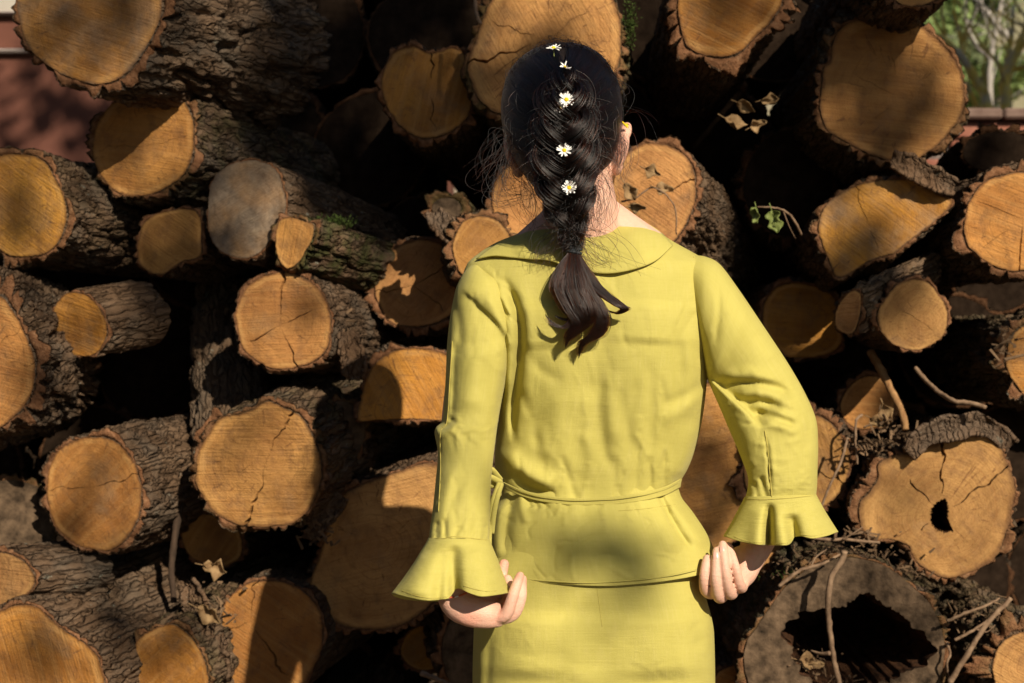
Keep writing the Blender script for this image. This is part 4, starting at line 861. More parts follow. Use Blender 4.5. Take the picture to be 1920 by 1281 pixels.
# hems and seams that stand a little proud of the cloth
M_SEAM = M_CLOTH
pepd = lambda x, y: back_depth(x, y, PEPLUM)-0.0018
seam('hem', [(960,1076),(990,1086),(1050,1091),(1110,1093),(1200,1087),(1260,1079),(1305,1069)], pepd, 0.0011, pep, M_SEAM)
M_STITCH = plain('stitch_thread', (0.40, 0.33, 0.08), (0.46, 0.385, 0.10), 300, 0.8)
seam('seam', [(1300,482),(1322,500),(1334,540),(1337,600),(1333,660),(1326,700)], on('blouse0'), 0.0007, blouse, M_STITCH)
seam('seam', [(806,1009),(830,1010),(850,1006),(880,1009),(915,1013)], on('sleeve_flounce0', 0.0012), 0.0006, blouse, M_STITCH)
seam('seam', [(1399,936),(1430,937),(1446,936),(1480,934),(1528,929)], on('sleeve_flounce1', 0.0012), 0.0006, blouse, M_STITCH)
seam('hem_stitch', [(748,1106),(780,1117),(810,1122),(840,1119)], on('sleeve_flounce0', 0.0012), 0.0004, blouse, M_STITCH); seam('hem_stitch', [(868,1098),(890,1105),(915,1109),(945,1106)], on('sleeve_flounce0', 0.0012), 0.0004, blouse, M_STITCH)
seam('hem_stitch', [(1366,1001),(1390,1012),(1415,1017),(1432,1018)], on('sleeve_flounce1', 0.0012), 0.0004, blouse, M_STITCH); seam('hem_stitch', [(1452,1019),(1470,1019),(1478,1018)], on('sleeve_flounce1', 0.0012), 0.0004, blouse, M_STITCH); seam('hem_stitch', [(1500,1002),(1525,1005),(1550,1000)], on('sleeve_flounce1', 0.0012), 0.0004, blouse, M_STITCH)
seam('seam', [(1434,808),(1440,850),(1447,932)], on('sleeve1', 0.0006), 0.0007, blouse, M_STITCH)
seam('seam', [(848,640),(843,720),(838,790),(826,812),(826,880),(822,960)], on('sleeve0', 0.0006), 0.0007, blouse, M_STITCH)
seam('hem_stitch', [(1160,958),(1200,955),(1240,950),(1275,945)], on('peplum0', 0.0008), 0.0004, pep, M_STITCH)
# ---- skirt
SF = [('ridge', [(1100,1110),(1105,1170),(1110,1280)], 0.004, 40), ('valley', [(1118,1095),(1122,1130),(1128,1170)], 0.0025, 2.2), ('ridge', [(990,1140),(985,1280)], -0.010, 60), ('ridge', [(1230,1140),(1235,1280)], -0.010, 60),
      ('valley', [(1295,1110),(1310,1160),(1312,1230)], 0.004, 9), ('valley', [(920,1180),(915,1260),(912,1400)], 0.004, 6), ('ridge', [(1270,1200),(1290,1270),(1300,1400)], -0.003, 12), ('valley', [(930,1210),(1010,1230),(1080,1225)], 0.002, 12)]
SF += creases(900,1330,1110,1290,30,0.0009,10,60,50,30,90)
skirt = shell('skirt', SKIRT, 906, 1940, M_CLOTH, person, SF, nv=260, nu=360, noise=0.003, n=3.1)

seam('seam', [(1119,1100),(1123,1130),(1129,1175)], on('skirt0', 0.0001), 0.0004, skirt, M_STITCH)

# ---- hair
HROWS = [(80,1040,1072,2.150,0.04),(84,1022,1090,2.135,0.07),(92,1000,1110,2.115,0.11),(108,976,1132,2.093,0.155),(130,957,1148,2.073,0.185),(160,945,1161,2.057,0.205),(200,939,1167,2.048,0.215),(240,942,1167,2.048,0.215),
         (270,950,1162,2.053,0.21),(300,964,1149,2.062,0.195),(330,984,1130,2.075,0.17),(355,1004,1114,2.090,0.14),(378,1018,1106,2.104,0.10)]
def hair_cap():
    nu, nv = 160, 80; ph = np.linspace(0, 2*math.pi, nu, endpoint=False); cu, su = np.cos(ph), np.sin(ph); n = 2.15
    u = np.sign(cu)*np.abs(cu)**(2/n); s = np.sign(su)*np.abs(su)**(2/n); PY = np.linspace(80.2, 376, nv)[:, None]+0*u[None]
    L, R, yb, th = interp_rows(PY, HROWS); PX = (L+R)/2+(R-L)/2*u[None]*0.985; Y = yb+th/2-(th/2)*s[None]*0.97
    V = Wv(PX, PY, Y).reshape(-1, 3); F = grid_faces(nv, nu)
    keep = [f for f in F.tolist() if not (s[f[0] % nu] < -0.28-0.6*max(0, (190-PY[f[0]//nu, 0])/80) and PY[f[0]//nu, 0] > 125)]
    V = np.vstack([V, W(1056, 79, 2.17)]); keep += [[len(V)-1, (j+1) % nu, j] for j in range(nu)]
    return mesh_obj('hair', V, keep, M_SCALP, person)
hair = hair_cap()
scene.cycles_curves.shape = 'RIBBONS'
def strands(name, S, rad, parent, mat=None, tip=0.25):
    """S: list of (n,3) world arrays, all of one length"""
    S = np.asarray(S); m, n, _ = S.shape
    off = np.zeros(3); q = parent
    while q is not None: off += np.array(q.location); q = q.parent
    hc = bpy.data.hair_curves.new(name); hc.add_curves([n]*m)
    hc.attributes['position'].data.foreach_set('vector', (S-off).astype(np.float32).ravel())
    r = hc.attributes.get('radius') or hc.attributes.new('radius', 'FLOAT', 'POINT')
    pr = np.interp(np.linspace(0, 1, n), [0, 0.1, 0.75, 1], [0.8, 1, 0.9, tip])
    r.data.foreach_set('value', (np.repeat(pr[None], m, 0)*(np.asarray(rad).reshape(-1, 1) if np.ndim(rad) else rad)).astype(np.float32).ravel())
    hc.materials.append(mat or M_HAIR); o = bpy.data.objects.new(name, hc); return link(o, parent)
rg = np.random.default_rng(3)
def side_hair():
    S = []; n = 16; t = np.linspace(0, 1, n)
    edgeL = catmull([(1052,80),(1015,86),(985,102),(960,127),(946,158),(940,200),(943,240),(951,272),(963,300),(980,328),(1000,352)], 400)
    edgeR = catmull([(1060,80),(1098,86),(1125,103),(1147,130),(1160,160),(1167,200),(1167,240),(1162,270),(1150,300),(1132,328),(1115,352)], 400)
    for side, E in ((-1, edgeL), (1, edgeR)):
        for k in range(3000):
            if k % 12 == 0: lockf, locko, lockx = rg.random(), rg.random()*0.0042, rg.normal(size=3)*np.array([5, 5, 3])
            f = float(np.clip(lockf+rg.normal()*0.012, 0, 1)); e = E[int(f*399)]; over = (k//12) % 3 == 0
            ey = 118+f*262+lockx[1]*2+rg.normal()*6; ex = 1057+side*((2 if over else 8)+rg.random()*26*np.interp(f, [0, .3, 1], [0.5, 1.2, 0.8]))*(0.25 if over else 1)+lockx[0]
            start = np.array(e)+rg.normal(size=2)*1.2; end = np.array([ex, ey+12])
            ctl = start*0.45+end*0.55+np.array([side*(16+rg.normal()*5)*np.interp(f, [0, 0.5, 1], [0.6, 1.0, 0.3]), np.interp(f, [0, .3, .7, 1], [-22, -14, 2, 8])+rg.normal()*4])
            p = (1-t)[:, None]**2*start+2*((1-t)*t)[:, None]*ctl+(t**2)[:, None]*end
            w1 = rg.normal()*1.5; p[:, 0] += w1*np.sin(t*6+rg.random()*6); p[:, 1] += rg.normal()*1.5*np.sin(t*5+rg.random()*6)
            L, R, yb, th = interp_rows(np.clip(p[:, 1], 80.5, 378), HROWS); c = (L+R)/2; hw = (R-L)/2
            p[:, 0] = np.clip(p[:, 0], c-hw*0.999, c+hw*0.999)
            uu = np.clip(np.abs((p[:, 0]-c)/hw), 0, 0.9995); s = (1-uu**2.15)**(1/2.15)
            y = yb+th/2*(1-s)-rg.random()**2*0.0022-0.0004-locko*np.sin(t*2.2+0.4)-(0.024 if over else 0.004)*t**2.2
            S.append(Wv(p[:, 0], p[:, 1], y))
    strands('combed_hair', S, 0.00036, hair)
side_hair()
# three-strand braid down the middle
BR = [(128,1058,5,7,2.076,0.003),(150,1058,18,15,2.060,0.007),(180,1057,27,22,2.047,0.011),(230,1057,33,25,2.039,0.012),(290,1058,35,25,2.040,0.012),(330,1059,34,23,2.043,0.013),(370,1062,32,19,2.046,0.015),(410,1068,22,14.5,2.050,0.012),(440,1073,16,11.5,2.053,0.010),(466,1075,9,9.5,2.056,0.007)]
def braid():
    S = []; n = 90; py = np.linspace(132, 468, n); cx, A, r, yc, B = interp_rows(py, BR); per = 152.0
    for k in range(3):
        s = 2*math.pi*(py-132)/per+2*math.pi*k/3+0.35*np.sin(py*0.031+k*1.7)
        x = cx+A*np.sin(s); y = yc+B*np.sin(2*s)
        base = Wv(x, py, y)
        V, F = tube(base, r*0.00050, 10); mesh_obj('plait', V, F, M_SCALP, hair)
        T = np.gradient(base, axis=0); T /= np.linalg.norm(T, axis=1)[:, None]
        side = np.cross(T, [0, 1.0, 0]); side /= np.linalg.norm(side, axis=1)[:, None]; up = np.cross(side, T)
        for h in range(330):
            a0 = rg.random()*2*math.pi; q = math.sqrt(rg.random())*0.45+0.58; q *= 1+0.22*abs(rg.normal())*(rg.random() < 0.30)
            a = a0+0.9*np.sin(s*0.5+a0)*0.5+0.5*np.sin(np.linspace(0, 7, n)+a0*3)
            rr = r*0.00077*q*(1+0.34*np.sin(np.linspace(0, 14, n)+rg.random()*6)*rg.random())
            S.append(base+side*(np.cos(a)*rr)[:, None]+up*(np.sin(a)*rr)[:, None])
    strands('braid', S, 0.00036, hair)
    # short ends that spring out of the braid
    S = []
    for k in range(950):
        p0 = rg.uniform(140, 460); c, A_, r_, y_, b_ = [float(v[0]) for v in interp_rows(np.array([p0]), BR)]
        x0 = c+rg.normal()*A_*0.8; m = 12; t = np.linspace(0, 1, m); ang = rg.uniform(0, 2*math.pi); ln = rg.uniform(8, 42)
        dx = np.cos(ang)*ln; dy = abs(np.sin(ang))*ln*0.9+4; cur = rg.normal()*14
        x = x0+dx*t+cur*t*t*np.sign(dy); yv = p0+dy*t-rg.random()*10*np.sin(t*3); d = y_-0.012-rg.random()*0.012*np.sin(t*2.4)
        S.append(Wv(x, yv, d))
    strands('stray_hair', S, 0.00022, hair, tip=0.3)
braid()
def tail():
    locks = [([(1075,472,2.050),(1060,505,2.043),(1050,540,2.036),(1062,575,2.030),(1078,598,2.026),(1058,614,2.026),(1038,608,2.026),(1022,590,2.028)], [7,14,17,14,9,6,3.5,1.2], 210),
             ([(1075,472,2.050),(1064,505,2.038),(1058,540,2.028),(1075,578,2.022),(1086,605,2.022),(1068,630,2.026),(1060,652,2.030)], [7,15,19,17,13,8,1.5], 380),
             ([(1076,472,2.048),(1076,505,2.034),(1080,540,2.024),(1095,575,2.018),(1100,600,2.020),(1082,622,2.026),(1066,640,2.032)], [7,15,21,19,13,8,2], 380),
             ([(1076,472,2.050),(1084,505,2.040),(1098,540,2.032),(1118,575,2.026),(1128,600,2.026),(1117,628,2.030),(1092,645,2.034),(1085,672,2.042)], [7,13,17,15,12,13,8,1.5], 420),
             ([(1077,472,2.052),(1092,505,2.042),(1114,535,2.034),(1140,558,2.026),(1160,572,2.022),(1171,580,2.024),(1158,588,2.030),(1140,582,2.036)], [7,11,13,11,9,6,4,1.5], 330),
             ([(1075,472,2.052),(1062,510,2.046),(1056,550,2.040),(1078,590,2.036),(1062,600,2.034),(1040,592,2.034)], [7,12,12,8,5,1.5], 170)]
    S = []; n = 40
    for pts, rad, cnt in locks:
        P = catmull(pts, n); base = Wv(P[:, 0], P[:, 1], P[:, 2]); r = np.interp(np.linspace(0, 1, n), np.linspace(0, 1, len(rad)), rad)
        V, F = tube(base, r*0.00036, 10, flat=((0, 1, 0), 0.45)); mesh_obj('lock', V, F, M_SCALP, hair)
        for h in range(cnt):
            a = rg.random()*2*math.pi; q = math.sqrt(rg.random()); j = 1+0.5*rg.normal()*np.linspace(0, 1, n)**2
            ox = np.cos(a)*q*(r+1.2*np.linspace(0, 1, n))*0.00082*j; oy = np.sin(a)*q*r*0.00042
            b = base.copy(); w = rg.normal(); b[:, 0] += ox+0.0016*w*np.sin(np.linspace(0, 9, n)+a); b[:, 2] += oy*0.3+0.0006*w*np.cos(np.linspace(0, 8, n)); b[:, 1] += np.sin(a)*q*r*0.00040
            e = int(n*rg.uniform(0.74, 1.0)); idx = np.linspace(0, e-1, n); b = np.stack([np.interp(idx, range(n), b[:, c]) for c in range(3)], -1); S.append(b)
    strands('ponytail', S, 0.00030, hair, M_HAIR2, tip=0.2)
M_HAIR2 = make_hair('brown_tail_hair', 0.82, 0.75, 0.30)  # lighter, redder brown for the tail strands
tail()
def flyaway():
    S = []; m = 16; t = np.linspace(0, 1, m)
    def add(p0, p1, bow, d0, d1, jit):
        p0 = np.array(p0, float)+rg.normal(size=2)*jit; p1 = np.array(p1, float)+rg.normal(size=2)*jit*1.6
        nrm = np.array([-(p1-p0)[1], (p1-p0)[0]]); b = bow*(0.6+0.8*rg.random())
        p = p0[None]*(1-t)[:, None]+p1[None]*t[:, None]+nrm[None]*(b*np.sin(t*math.pi))[:, None]+(rg.normal()*3*np.sin(t*7+rg.random()*6))[:, None]
        S.append(Wv(p[:, 0], p[:, 1], d0+(d1-d0)*t+rg.normal()*0.004*t))
    for k in range(46): add((955, 250), (920, 330), rg.uniform(-0.3, 0.3), 2.10, 2.10, 14)          # loose locks beside the ear on the left
    for k in range(34): add((960, 290), (1000, 350), rg.uniform(0.4, 0.95), 2.09, 2.085, 12)
    for k in range(30): add((985, 330), (1000, 420), rg.uniform(-0.35, 0.2), 2.085, 2.075, 12)
    for k in range(40): add((1120, 320), (1125, 420), rg.uniform(-0.3, 0.2), 2.085, 2.08, 14)          # over the bare neck
    for k in range(26): add((1095, 330), (1090, 425), rg.uniform(-0.3, 0.3), 2.07, 2.06, 9)
    for k in range(34): add((1085, 430), (1130+rg.normal()*40, 500), rg.uniform(-0.3, 0.3), 2.065, 2.06, 8)
    for k in range(22): add((1045, 430), (1005, 490), rg.uniform(-0.3, 0.3), 2.065, 2.06, 8)
    for k in range(330):                                                                               # halo over the crown
        a = rg.uniform(-2.7, -0.45); r0 = rg.uniform(0.97, 1.0); c = np.array([1055, 212]); q0 = c+np.array([math.cos(a)*113, math.sin(a)*132])*r0; a2 = a+rg.normal()*0.25
        q1 = c+np.array([math.cos(a2)*113, math.sin(a2)*132])*rg.uniform(1.0, 1.07); add(q0, q1, rg.uniform(-0.4, 0.4), 2.13, 2.11, 1)
    for k in range(160):
        sx = rg.choice([-1, 1]); x0 = 1055+sx*rg.uniform(30, 100); y0 = rg.uniform(130, 300); add((x0, y0), (x0-sx*rg.uniform(0, 25), y0+rg.uniform(20, 60)), rg.uniform(-0.4, 0.4), float(back_depth(x0, y0, HROWS, 2.15))-0.004, float(back_depth(x0, y0+20, HROWS, 2.15))-0.012, 2)
    for k in range(30): add((1165, 250), (1160, 330), rg.uniform(-0.25, 0.25), 2.12, 2.11, 6)
    for k in range(5): add((1168, 200), (1230, 235), rg.uniform(-0.3, -0.1), 2.13, 2.10, 8)
    strands('flyaway_hair', S, 0.00021, hair, tip=0.4)
flyaway()
def hair_tie():
    V_, F_ = [], []
    for k in range(4):
        t = np.linspace(0, 2*math.pi, 28); c = W(1075.5, 463+k*3.4, 2.055); tilt = (0.0012, -0.0008, 0.001, -0.0012)[k]
        P = np.stack([c[0]+0.0104*np.cos(t), c[1]+0.0104*np.sin(t), c[2]+tilt*np.cos(t)*1.5], -1); V, F = tube(P, 0.0022, 8, caps=False)
        b = sum(map(len, V_)); V_.append(V); F_ += [[i+b for i in f] for f in F]
    mesh_obj('hair_tie', np.vstack(V_), F_, M_TIE, hair)
hair_tie()

# ------------------------------------------------------------------ daisies in the hair
M_PETAL = plain('daisy_petal_white', (0.78, 0.78, 0.76), (0.86, 0.86, 0.84), 150, 0.55)
M_YOLK = plain('daisy_centre_yellow', (0.78, 0.52, 0.02), (0.86, 0.66, 0.03), 900, 0.7, 0.002)
M_YEL = plain('yellow_blossom', (0.75, 0.62, 0.02), (0.82, 0.72, 0.05), 200, 0.5)
def daisy(label, px, py, y, rad, nx, nz, npet=19, seed=0, squash=1.0):
    """nx, nz lean the flower's face: the axis is (nx, -1, nz)"""
    rs = random.Random(seed); ax = Vector((nx, -1, nz)).normalized(); Rm = np.array(ax.to_track_quat('Z', 'Y').to_matrix())
    C = W(px, py, y); root = empty('daisy', tuple(C)); tag(root, label, 'flower', 'daisies stuck in the braid')
    for k in range(npet):
        a = 2*math.pi*k/npet+rs.uniform(-0.12, 0.12); ln = rad*rs.uniform(0.82, 1.05); w = rad*rs.uniform(0.075, 0.11); cup = rs.uniform(-0.15, 0.45)*rad*(1 if seed % 2 else 1.5)
        P = []
        for i, t in enumerate(np.linspace(0.12, 1, 6)):
            ww = w*(0.45+0.75*math.sin(min(1, t*1.05)*2.5)); z = cup*t*t
            for s in (-1, 0, 1): P.append((math.cos(a)*ln*t-math.sin(a)*ww*s, math.sin(a)*ln*t+math.cos(a)*ww*s, z+(0.0003 if s else -0.0002)))
        mesh_obj('petal', np.array(P) @ Rm.T+C, grid_faces(6, 3, wrap=False), M_PETAL, root)
    th = np.linspace(0.02, math.pi/2, 6); ph = np.linspace(0, 2*math.pi, 14, endpoint=False); rc = rad*0.30
    P = np.stack([np.sin(th)[:, None]*np.cos(ph)*rc, np.sin(th)[:, None]*np.sin(ph)*rc, (np.cos(th)[:, None]+0*ph)*rc*0.75], -1).reshape(-1, 3)
    mesh_obj('flower_centre', P @ Rm.T+C, grid_faces(6, 14, flip=True), M_YOLK, root)
    V, F = tube([C, C+np.array(-ax)*0.012+np.array([0.001, 0, -0.004]), C+np.array(-ax)*0.02+np.array([0.002, 0, -0.012])], 0.0007, 6); mesh_obj('stem', V, F, M_IVY, root)
    return root
daisy('daisy lying flat on the crown of the head', 1038, 90, 2.083, 0.0112, 0.0, 1.7, seed=1)
daisy('tilted daisy just below the crown, second from the top', 1059, 126, 2.052, 0.0086, 0.8, 1.0, seed=2, npet=16)
daisy('largest open daisy at the middle of the head', 1062, 187, 2.012, 0.0112, 0.0, 0.25, seed=3)
daisy('small daisy tucked under the largest one', 1049, 202, 2.014, 0.0080, -0.4, 0.05, seed=4, npet=15)
daisy('daisy with a curled stem in the lower braid', 1058, 282, 2.008, 0.0108, 0.0, 0.35, seed=5, npet=17)
daisy('lowest daisy above the nape', 1067, 352, 2.014, 0.0108, 0.05, 0.1, seed=6, npet=18)
def ear_flower():
    C = W(1174, 236, 2.125); root = empty('yellow_flower', tuple(C)); tag(root, 'tiny yellow flower tucked behind the ear', 'flower')
    for k in range(5):
        a = 2*math.pi*k/5+0.3; d = np.array([math.cos(a)*0.5, -0.25, math.sin(a)]); sd = np.cross(d, [0, 1, 0.2]); sd /= np.linalg.norm(sd)
        P = []
        for t in np.linspace(0.1, 1, 5):
            for s in (-1, 0, 1): P.append(C+d*0.0040*t+sd*s*0.0014*math.sin(0.4+t*2.2)+np.array([0.002*t*t, -0.001*abs(s), 0]))
        mesh_obj('petal', P, grid_faces(5, 3, wrap=False), M_YEL, root)
    V, F = tube([C+np.array([-0.006, 0.0, 0.006]), C, C+np.array([0.001, -0.002, -0.002])], [0.0012, 0.0018, 0.0014], 8); mesh_obj('flower_centre', V, F, M_YOLK, root)
ear_flower()
def bracelet():
    pts = catmull([(838,1121,1.936),(850,1120,1.931),(862,1117,1.932),(874,1112,1.938)], 17); root = empty('bracelet', tuple(W(855, 1119, 1.94))); tag(root, 'thin red beaded bracelet at the wrist under the flounce', 'bracelet')
    M_R = plain('bead_red', (0.45, 0.06, 0.02), (0.60, 0.16, 0.05), 400, 0.35, spec=0.5); M_S = plain('bead_silver', (0.55, 0.53, 0.48), (0.7, 0.68, 0.62), 400, 0.3, spec=0.8)
    for k, p in enumerate(pts):
        c = W(*p); z = np.linspace(-1, 1, 6); V, F = tube([c+np.array([q*0.0013, 0, 0]) for q in z], [0.0014*math.sqrt(max(0.05, 1-q*q*0.95)) for q in z], 8); mesh_obj('bead', V, F, M_S if k in (7, 8, 9) else M_R, root)
bracelet()

# ------------------------------------------------------------------ twigs, leaves and litter on the pile
def twig(label, pts, r0, r1, group='loose sticks on the wood pile', mat=None, side=(), name='stick'):
    P = catmull(pts, 40); wp = Wv(P[:, 0], P[:, 1], P[:, 2]); n = len(wp)
    wp = wp+0.0012*np.stack([perlin(np.stack([np.arange(n)*0.35, np.full(n, c*7.3), np.full(n, pts[0][0]*0.1)], -1)) for c in range(3)], -1)
    root = empty(name, tuple(wp[0])); tag(root, label, 'stick', group)
    V, F = tube(wp, np.linspace(r0, r1, n)*(1+0.12*perlin(np.stack([np.arange(n)*0.6, np.zeros(n), np.full(n, pts[0][1]*0.1)], -1))), 9, rough=0.25); mesh_obj('stem', V, F, mat or M_TWIG, root)
    for s in side:
        Q = catmull(s, 16); V, F = tube(Wv(Q[:, 0], Q[:, 1], Q[:, 2]), np.linspace(r1*0.9, r1*0.35, 16), 7, rough=0.2); mesh_obj('side_shoot', V, F, mat or M_TWIG, root)
twig('long curved stick hanging over the hollow log', [(1584,1034,2.76),(1578,1050,2.765),(1560,1080,2.77),(1553,1120,2.775),(1555,1170,2.78),(1560,1215,2.79),(1568,1260,2.80),(1578,1300,2.81)], 0.0062, 0.0050, side=[[(1556,1225,2.785),(1540,1226,2.80),(1520,1220,2.82)]])
twig('bent grey stick poking out under the small round log', [(1716,690,2.98),(1735,712,2.95),(1760,735,2.90),(1788,752,2.86),(1815,755,2.85),(1849,764,2.83)], 0.0050, 0.0044)
twig('flat splinter of wood leaning above the rotten-hole log', [(1632,660,3.02),(1655,700,2.97),(1675,740,2.93),(1692,775,2.90),(1698,806,2.89)], 0.0085, 0.0070, mat=M_SPLINT)
twig('hooked twig beside the rotten-hole log', [(1616,778,2.95),(1605,790,2.93),(1604,830,2.93),(1608,870,2.94)], 0.0030, 0.0022)
twig('thin twig lying across the top of the hollow log', [(1470,990,2.90),(1530,1010,2.86),(1590,1012,2.84),(1650,1018,2.83)], 0.0040, 0.0025, side=[[(1580,1012,2.84),(1600,1000,2.83),(1618,988,2.83)]])
twig('short twig with a fork on top of the hollow log', [(1460,1100,2.80),(1500,1070,2.79),(1540,1058,2.79),(1575,1040,2.80)], 0.0038, 0.0022, side=[[(1520,1064,2.79),(1530,1045,2.79),(1550,1030,2.80)]])
twig('upright twig leaning on the bottom right corner log', [(1780,1281,2.80),(1815,1225,2.79),(1850,1170,2.79),(1896,1122,2.80)], 0.0058, 0.0046)
twig('bare forked twig below the upright corner twig', [(1790,1200,2.80),(1820,1185,2.79),(1850,1165,2.79),(1875,1150,2.79)], 0.0034, 0.0020, side=[[(1830,1180,2.79),(1850,1185,2.79),(1866,1172,2.79)]])
twig('dry twig at the bottom right above the corner log', [(1775,1165,2.80),(1810,1150,2.79),(1850,1135,2.79),(1875,1122,2.80)], 0.0032, 0.0020)
twig('fine root hanging beside the hollow log rim', [(1775,1205,2.82),(1782,1225,2.81),(1775,1245,2.81),(1780,1275,2.82)], 0.0028, 0.0018)
twig('hanging strip of bark between two lower left logs', [(334,850,3.05),(340,900,3.04),(335,960,3.03),(326,1020,3.02),(322,1070,3.0),(326,1130,2.99)], 0.010, 0.006, mat=M_BARKSTRIP)
twig('dark twig standing beside the log behind the elbow sleeve', [(1590,820,2.93),(1575,870,2.92),(1556,910,2.92),(1540,950,2.93)], 0.0030, 0.0024)
twig('thin stem hanging by the huge log left of the head', [(890,-20,2.90),(892,15,2.89),(896,35,2.88),(902,46,2.88)], 0.0042, 0.0036)
twig('ivy runner arching beside the half-moon log', [(1502,440,2.90),(1488,412,2.87),(1470,395,2.85),(1448,389,2.84),(1420,388,2.84)], 0.0028, 0.0016, side=[[(1468,394,2.85),(1480,425,2.86),(1492,448,2.88)]])
twig('splintered stub at the foot of the crumbling log', [(790,1262,2.9),(815,1272,2.88),(845,1285,2.87)], 0.006, 0.004)
def leaf(label, px, py, y, size, rz, tilt, mat, group, lobes=0, seed=0, curl=0.35, name='dry_leaf'):
    rs = random.Random(seed); nu, nv = 9, 7; P = []
    for i in range(nu):
        t = i/(nu-1); w = math.sin(math.pi*min(1, t*0.92+0.06))**0.8*0.34*(1+0.25*math.sin(9*t+seed*2.1))
        if lobes: w *= 1+0.35*math.sin(t*math.pi*lobes*2)
        for j in range(nv):
            s = (j/(nv-1)-0.5)*2; P.append(((t-0.5)*size, s*w*size, curl*size*(abs(s)**1.6*0.5+0.5*(t-0.5)**2*2)+0.10*size*math.sin(7*t+3*s+seed)+0.05*size*math.sin(13*t-5*s*(1+seed%3))))
    P = np.array(P); Rm = np.array(Matrix.Rotation(rz, 3, 'Y') @ Matrix.Rotation(math.radians(90)+tilt, 3, 'X')); C = W(px, py, y)
    root = empty(name, tuple(C)); tag(root, label, 'leaf', group)
    o = mesh_obj('blade', P @ Rm.T+C, grid_faces(nu, nv, wrap=False), mat, root); m = o.modifiers.new('t', 'SOLIDIFY'); m.thickness = 0.0006
    mid = P[[i*nv+nv//2 for i in range(nu)]]; mid = np.vstack([mid[0]-[size*0.35, 0, -0.1*size], mid]) @ Rm.T+C; V, F = tube(mid+np.array([0, -0.0005, 0]), np.linspace(0.0011, 0.0004, len(mid)), 6); mesh_obj('stalk', V, F, mat, root)
DL = 'dry leaves caught in the pile'
leaf('curled pale dry leaf below the ragged-bark log, uppermost of its cluster', 1400, 198, 3.02, 0.042, 0.5, 0.7, M_LEAF, DL, 1, 1)
leaf('wide pale dry leaf below the ragged-bark log, lowest of its cluster', 1378, 234, 3.02, 0.050, 0.3, -0.7, M_LEAF, DL, 2, 2)
leaf('small dry leaf on the right of the cluster below the ragged-bark log', 1420, 232, 3.03, 0.036, -0.4, 0.5, M_LEAF, DL, 1, 3)
leaf('thin dry leaf above the cluster beside the large sunlit log', 1442, 185, 3.0, 0.036, -0.2, 0.5, M_LEAF, DL, 0, 4)
leaf('brown leaf hanging in front of the plated-bark log, uppermost', 1224, 322, 2.86, 0.034, 0.4, 0.2, M_LEAF, DL, 1, 5)
leaf('brown leaf at the middle of the plated-bark log end', 1246, 356, 2.85, 0.036, 0.2, -0.3, M_LEAF, DL, 1, 6)
leaf('dark brown leaf nearest the neck on the plated-bark log end', 1182, 360, 2.86, 0.040, 1.0, 0.2, M_LEAF, DL, 0, 7)
leaf('narrow leaf low on the plated-bark log end', 1195, 385, 2.86, 0.036, 0.1, 0.9, M_LEAF, DL, 0, 8)
leaf('green ivy leaf on the arching runner', 1453, 416, 2.82, 0.045, 1.3, 0.3, M_IVY, 'ivy leaves', 2, 9, 0.2, 'ivy_leaf')
leaf('small withered ivy leaf at the tip of the runner', 1420, 404, 2.83, 0.032, 1.5, 0.9, M_IVY, 'ivy leaves', 1, 10, 0.5, 'ivy_leaf')
leaf('pale dry leaf in the rubble left of the rotten-hole log', 1662, 775, 2.92, 0.040, 1.2, 0.2, M_LEAF, DL, 0, 11)
leaf('reddish dry leaf in the rubble left of the rotten-hole log', 1645, 790, 2.92, 0.034, 0.5, 0.4, M_LEAF, DL, 1, 12)
leaf('yellow-tan torn leaf under the dark shaded lower log', 405, 1065, 2.93, 0.050, 0.3, 0.1, M_LEAF, DL, 2, 13)
leaf('crumpled leaf beside the broken wavy-split log', 395, 1150, 2.90, 0.056, 0.6, 0.3, M_LEAF, DL, 2, 14)
leaf('leaf scrap inside the mouth of the hollow log', 1520, 1245, 2.88, 0.05, 0.2, -0.5, M_LEAF, DL, 1, 15)
twig('fine stalk holding the leaves on the plated-bark log end', [(1165,378,2.88),(1190,372,2.86),(1220,352,2.85),(1245,362,2.84),(1266,392,2.85),(1268,440,2.87)], 0.0020, 0.0014)
def litter(name, label, spots, n, size, mats_dark, seed):
    """crumbs of bark, chips and needles: too many and too small to count"""
    rs = np.random.default_rng(seed); V_, F_ = [], []; b = 0
    for k in range(n):
        x0, y0, sx, sy, d = spots[rs.integers(len(spots))]; c = W(x0+rs.normal()*sx, y0+rs.normal()*sy, d+rs.normal()*0.012)
        s = size*rs.uniform(0.4, 1.4); dirv = rs.normal(size=3); dirv[1] *= 0.5; dirv /= np.linalg.norm(dirv); el = rs.choice([1.0, 1.6, 2.4, 4.5])*rs.uniform(0.7, 1.3)
        w = np.cross(dirv, rs.normal(size=3)); w /= np.linalg.norm(w); h = np.cross(dirv, w)
        q = [c+dirv*s*el*a+w*s*bb*(0.7+0.3*a)+h*s*0.35*cc for a in (-.5, .5) for bb in (-.5, .5) for cc in (-.5, .5)]
        V_ += q; F_ += [[b+i for i in f] for f in ((0,1,3,2),(4,6,7,5),(0,4,5,1),(2,3,7,6),(0,2,6,4),(1,5,7,3))]; b += 8
    o = mesh_obj(name, V_, F_, mats_dark, None, smooth=False); tag(o, label, 'debris', kind='stuff')
litter('bark_litter', 'crumbs of bark, chips and twigs lying on the hollow log', [(1500,1066,34,9,2.87),(1560,1034,40,6,2.87),(1640,1036,32,6,2.87),(1695,1070,24,9,2.87),(1815,1165,30,16,2.84),(1840,1150,30,10,2.83),(1505,1250,36,14,2.87),(1545,1275,50,8,2.88)], 330, 0.0042, M_CHIP, 1)
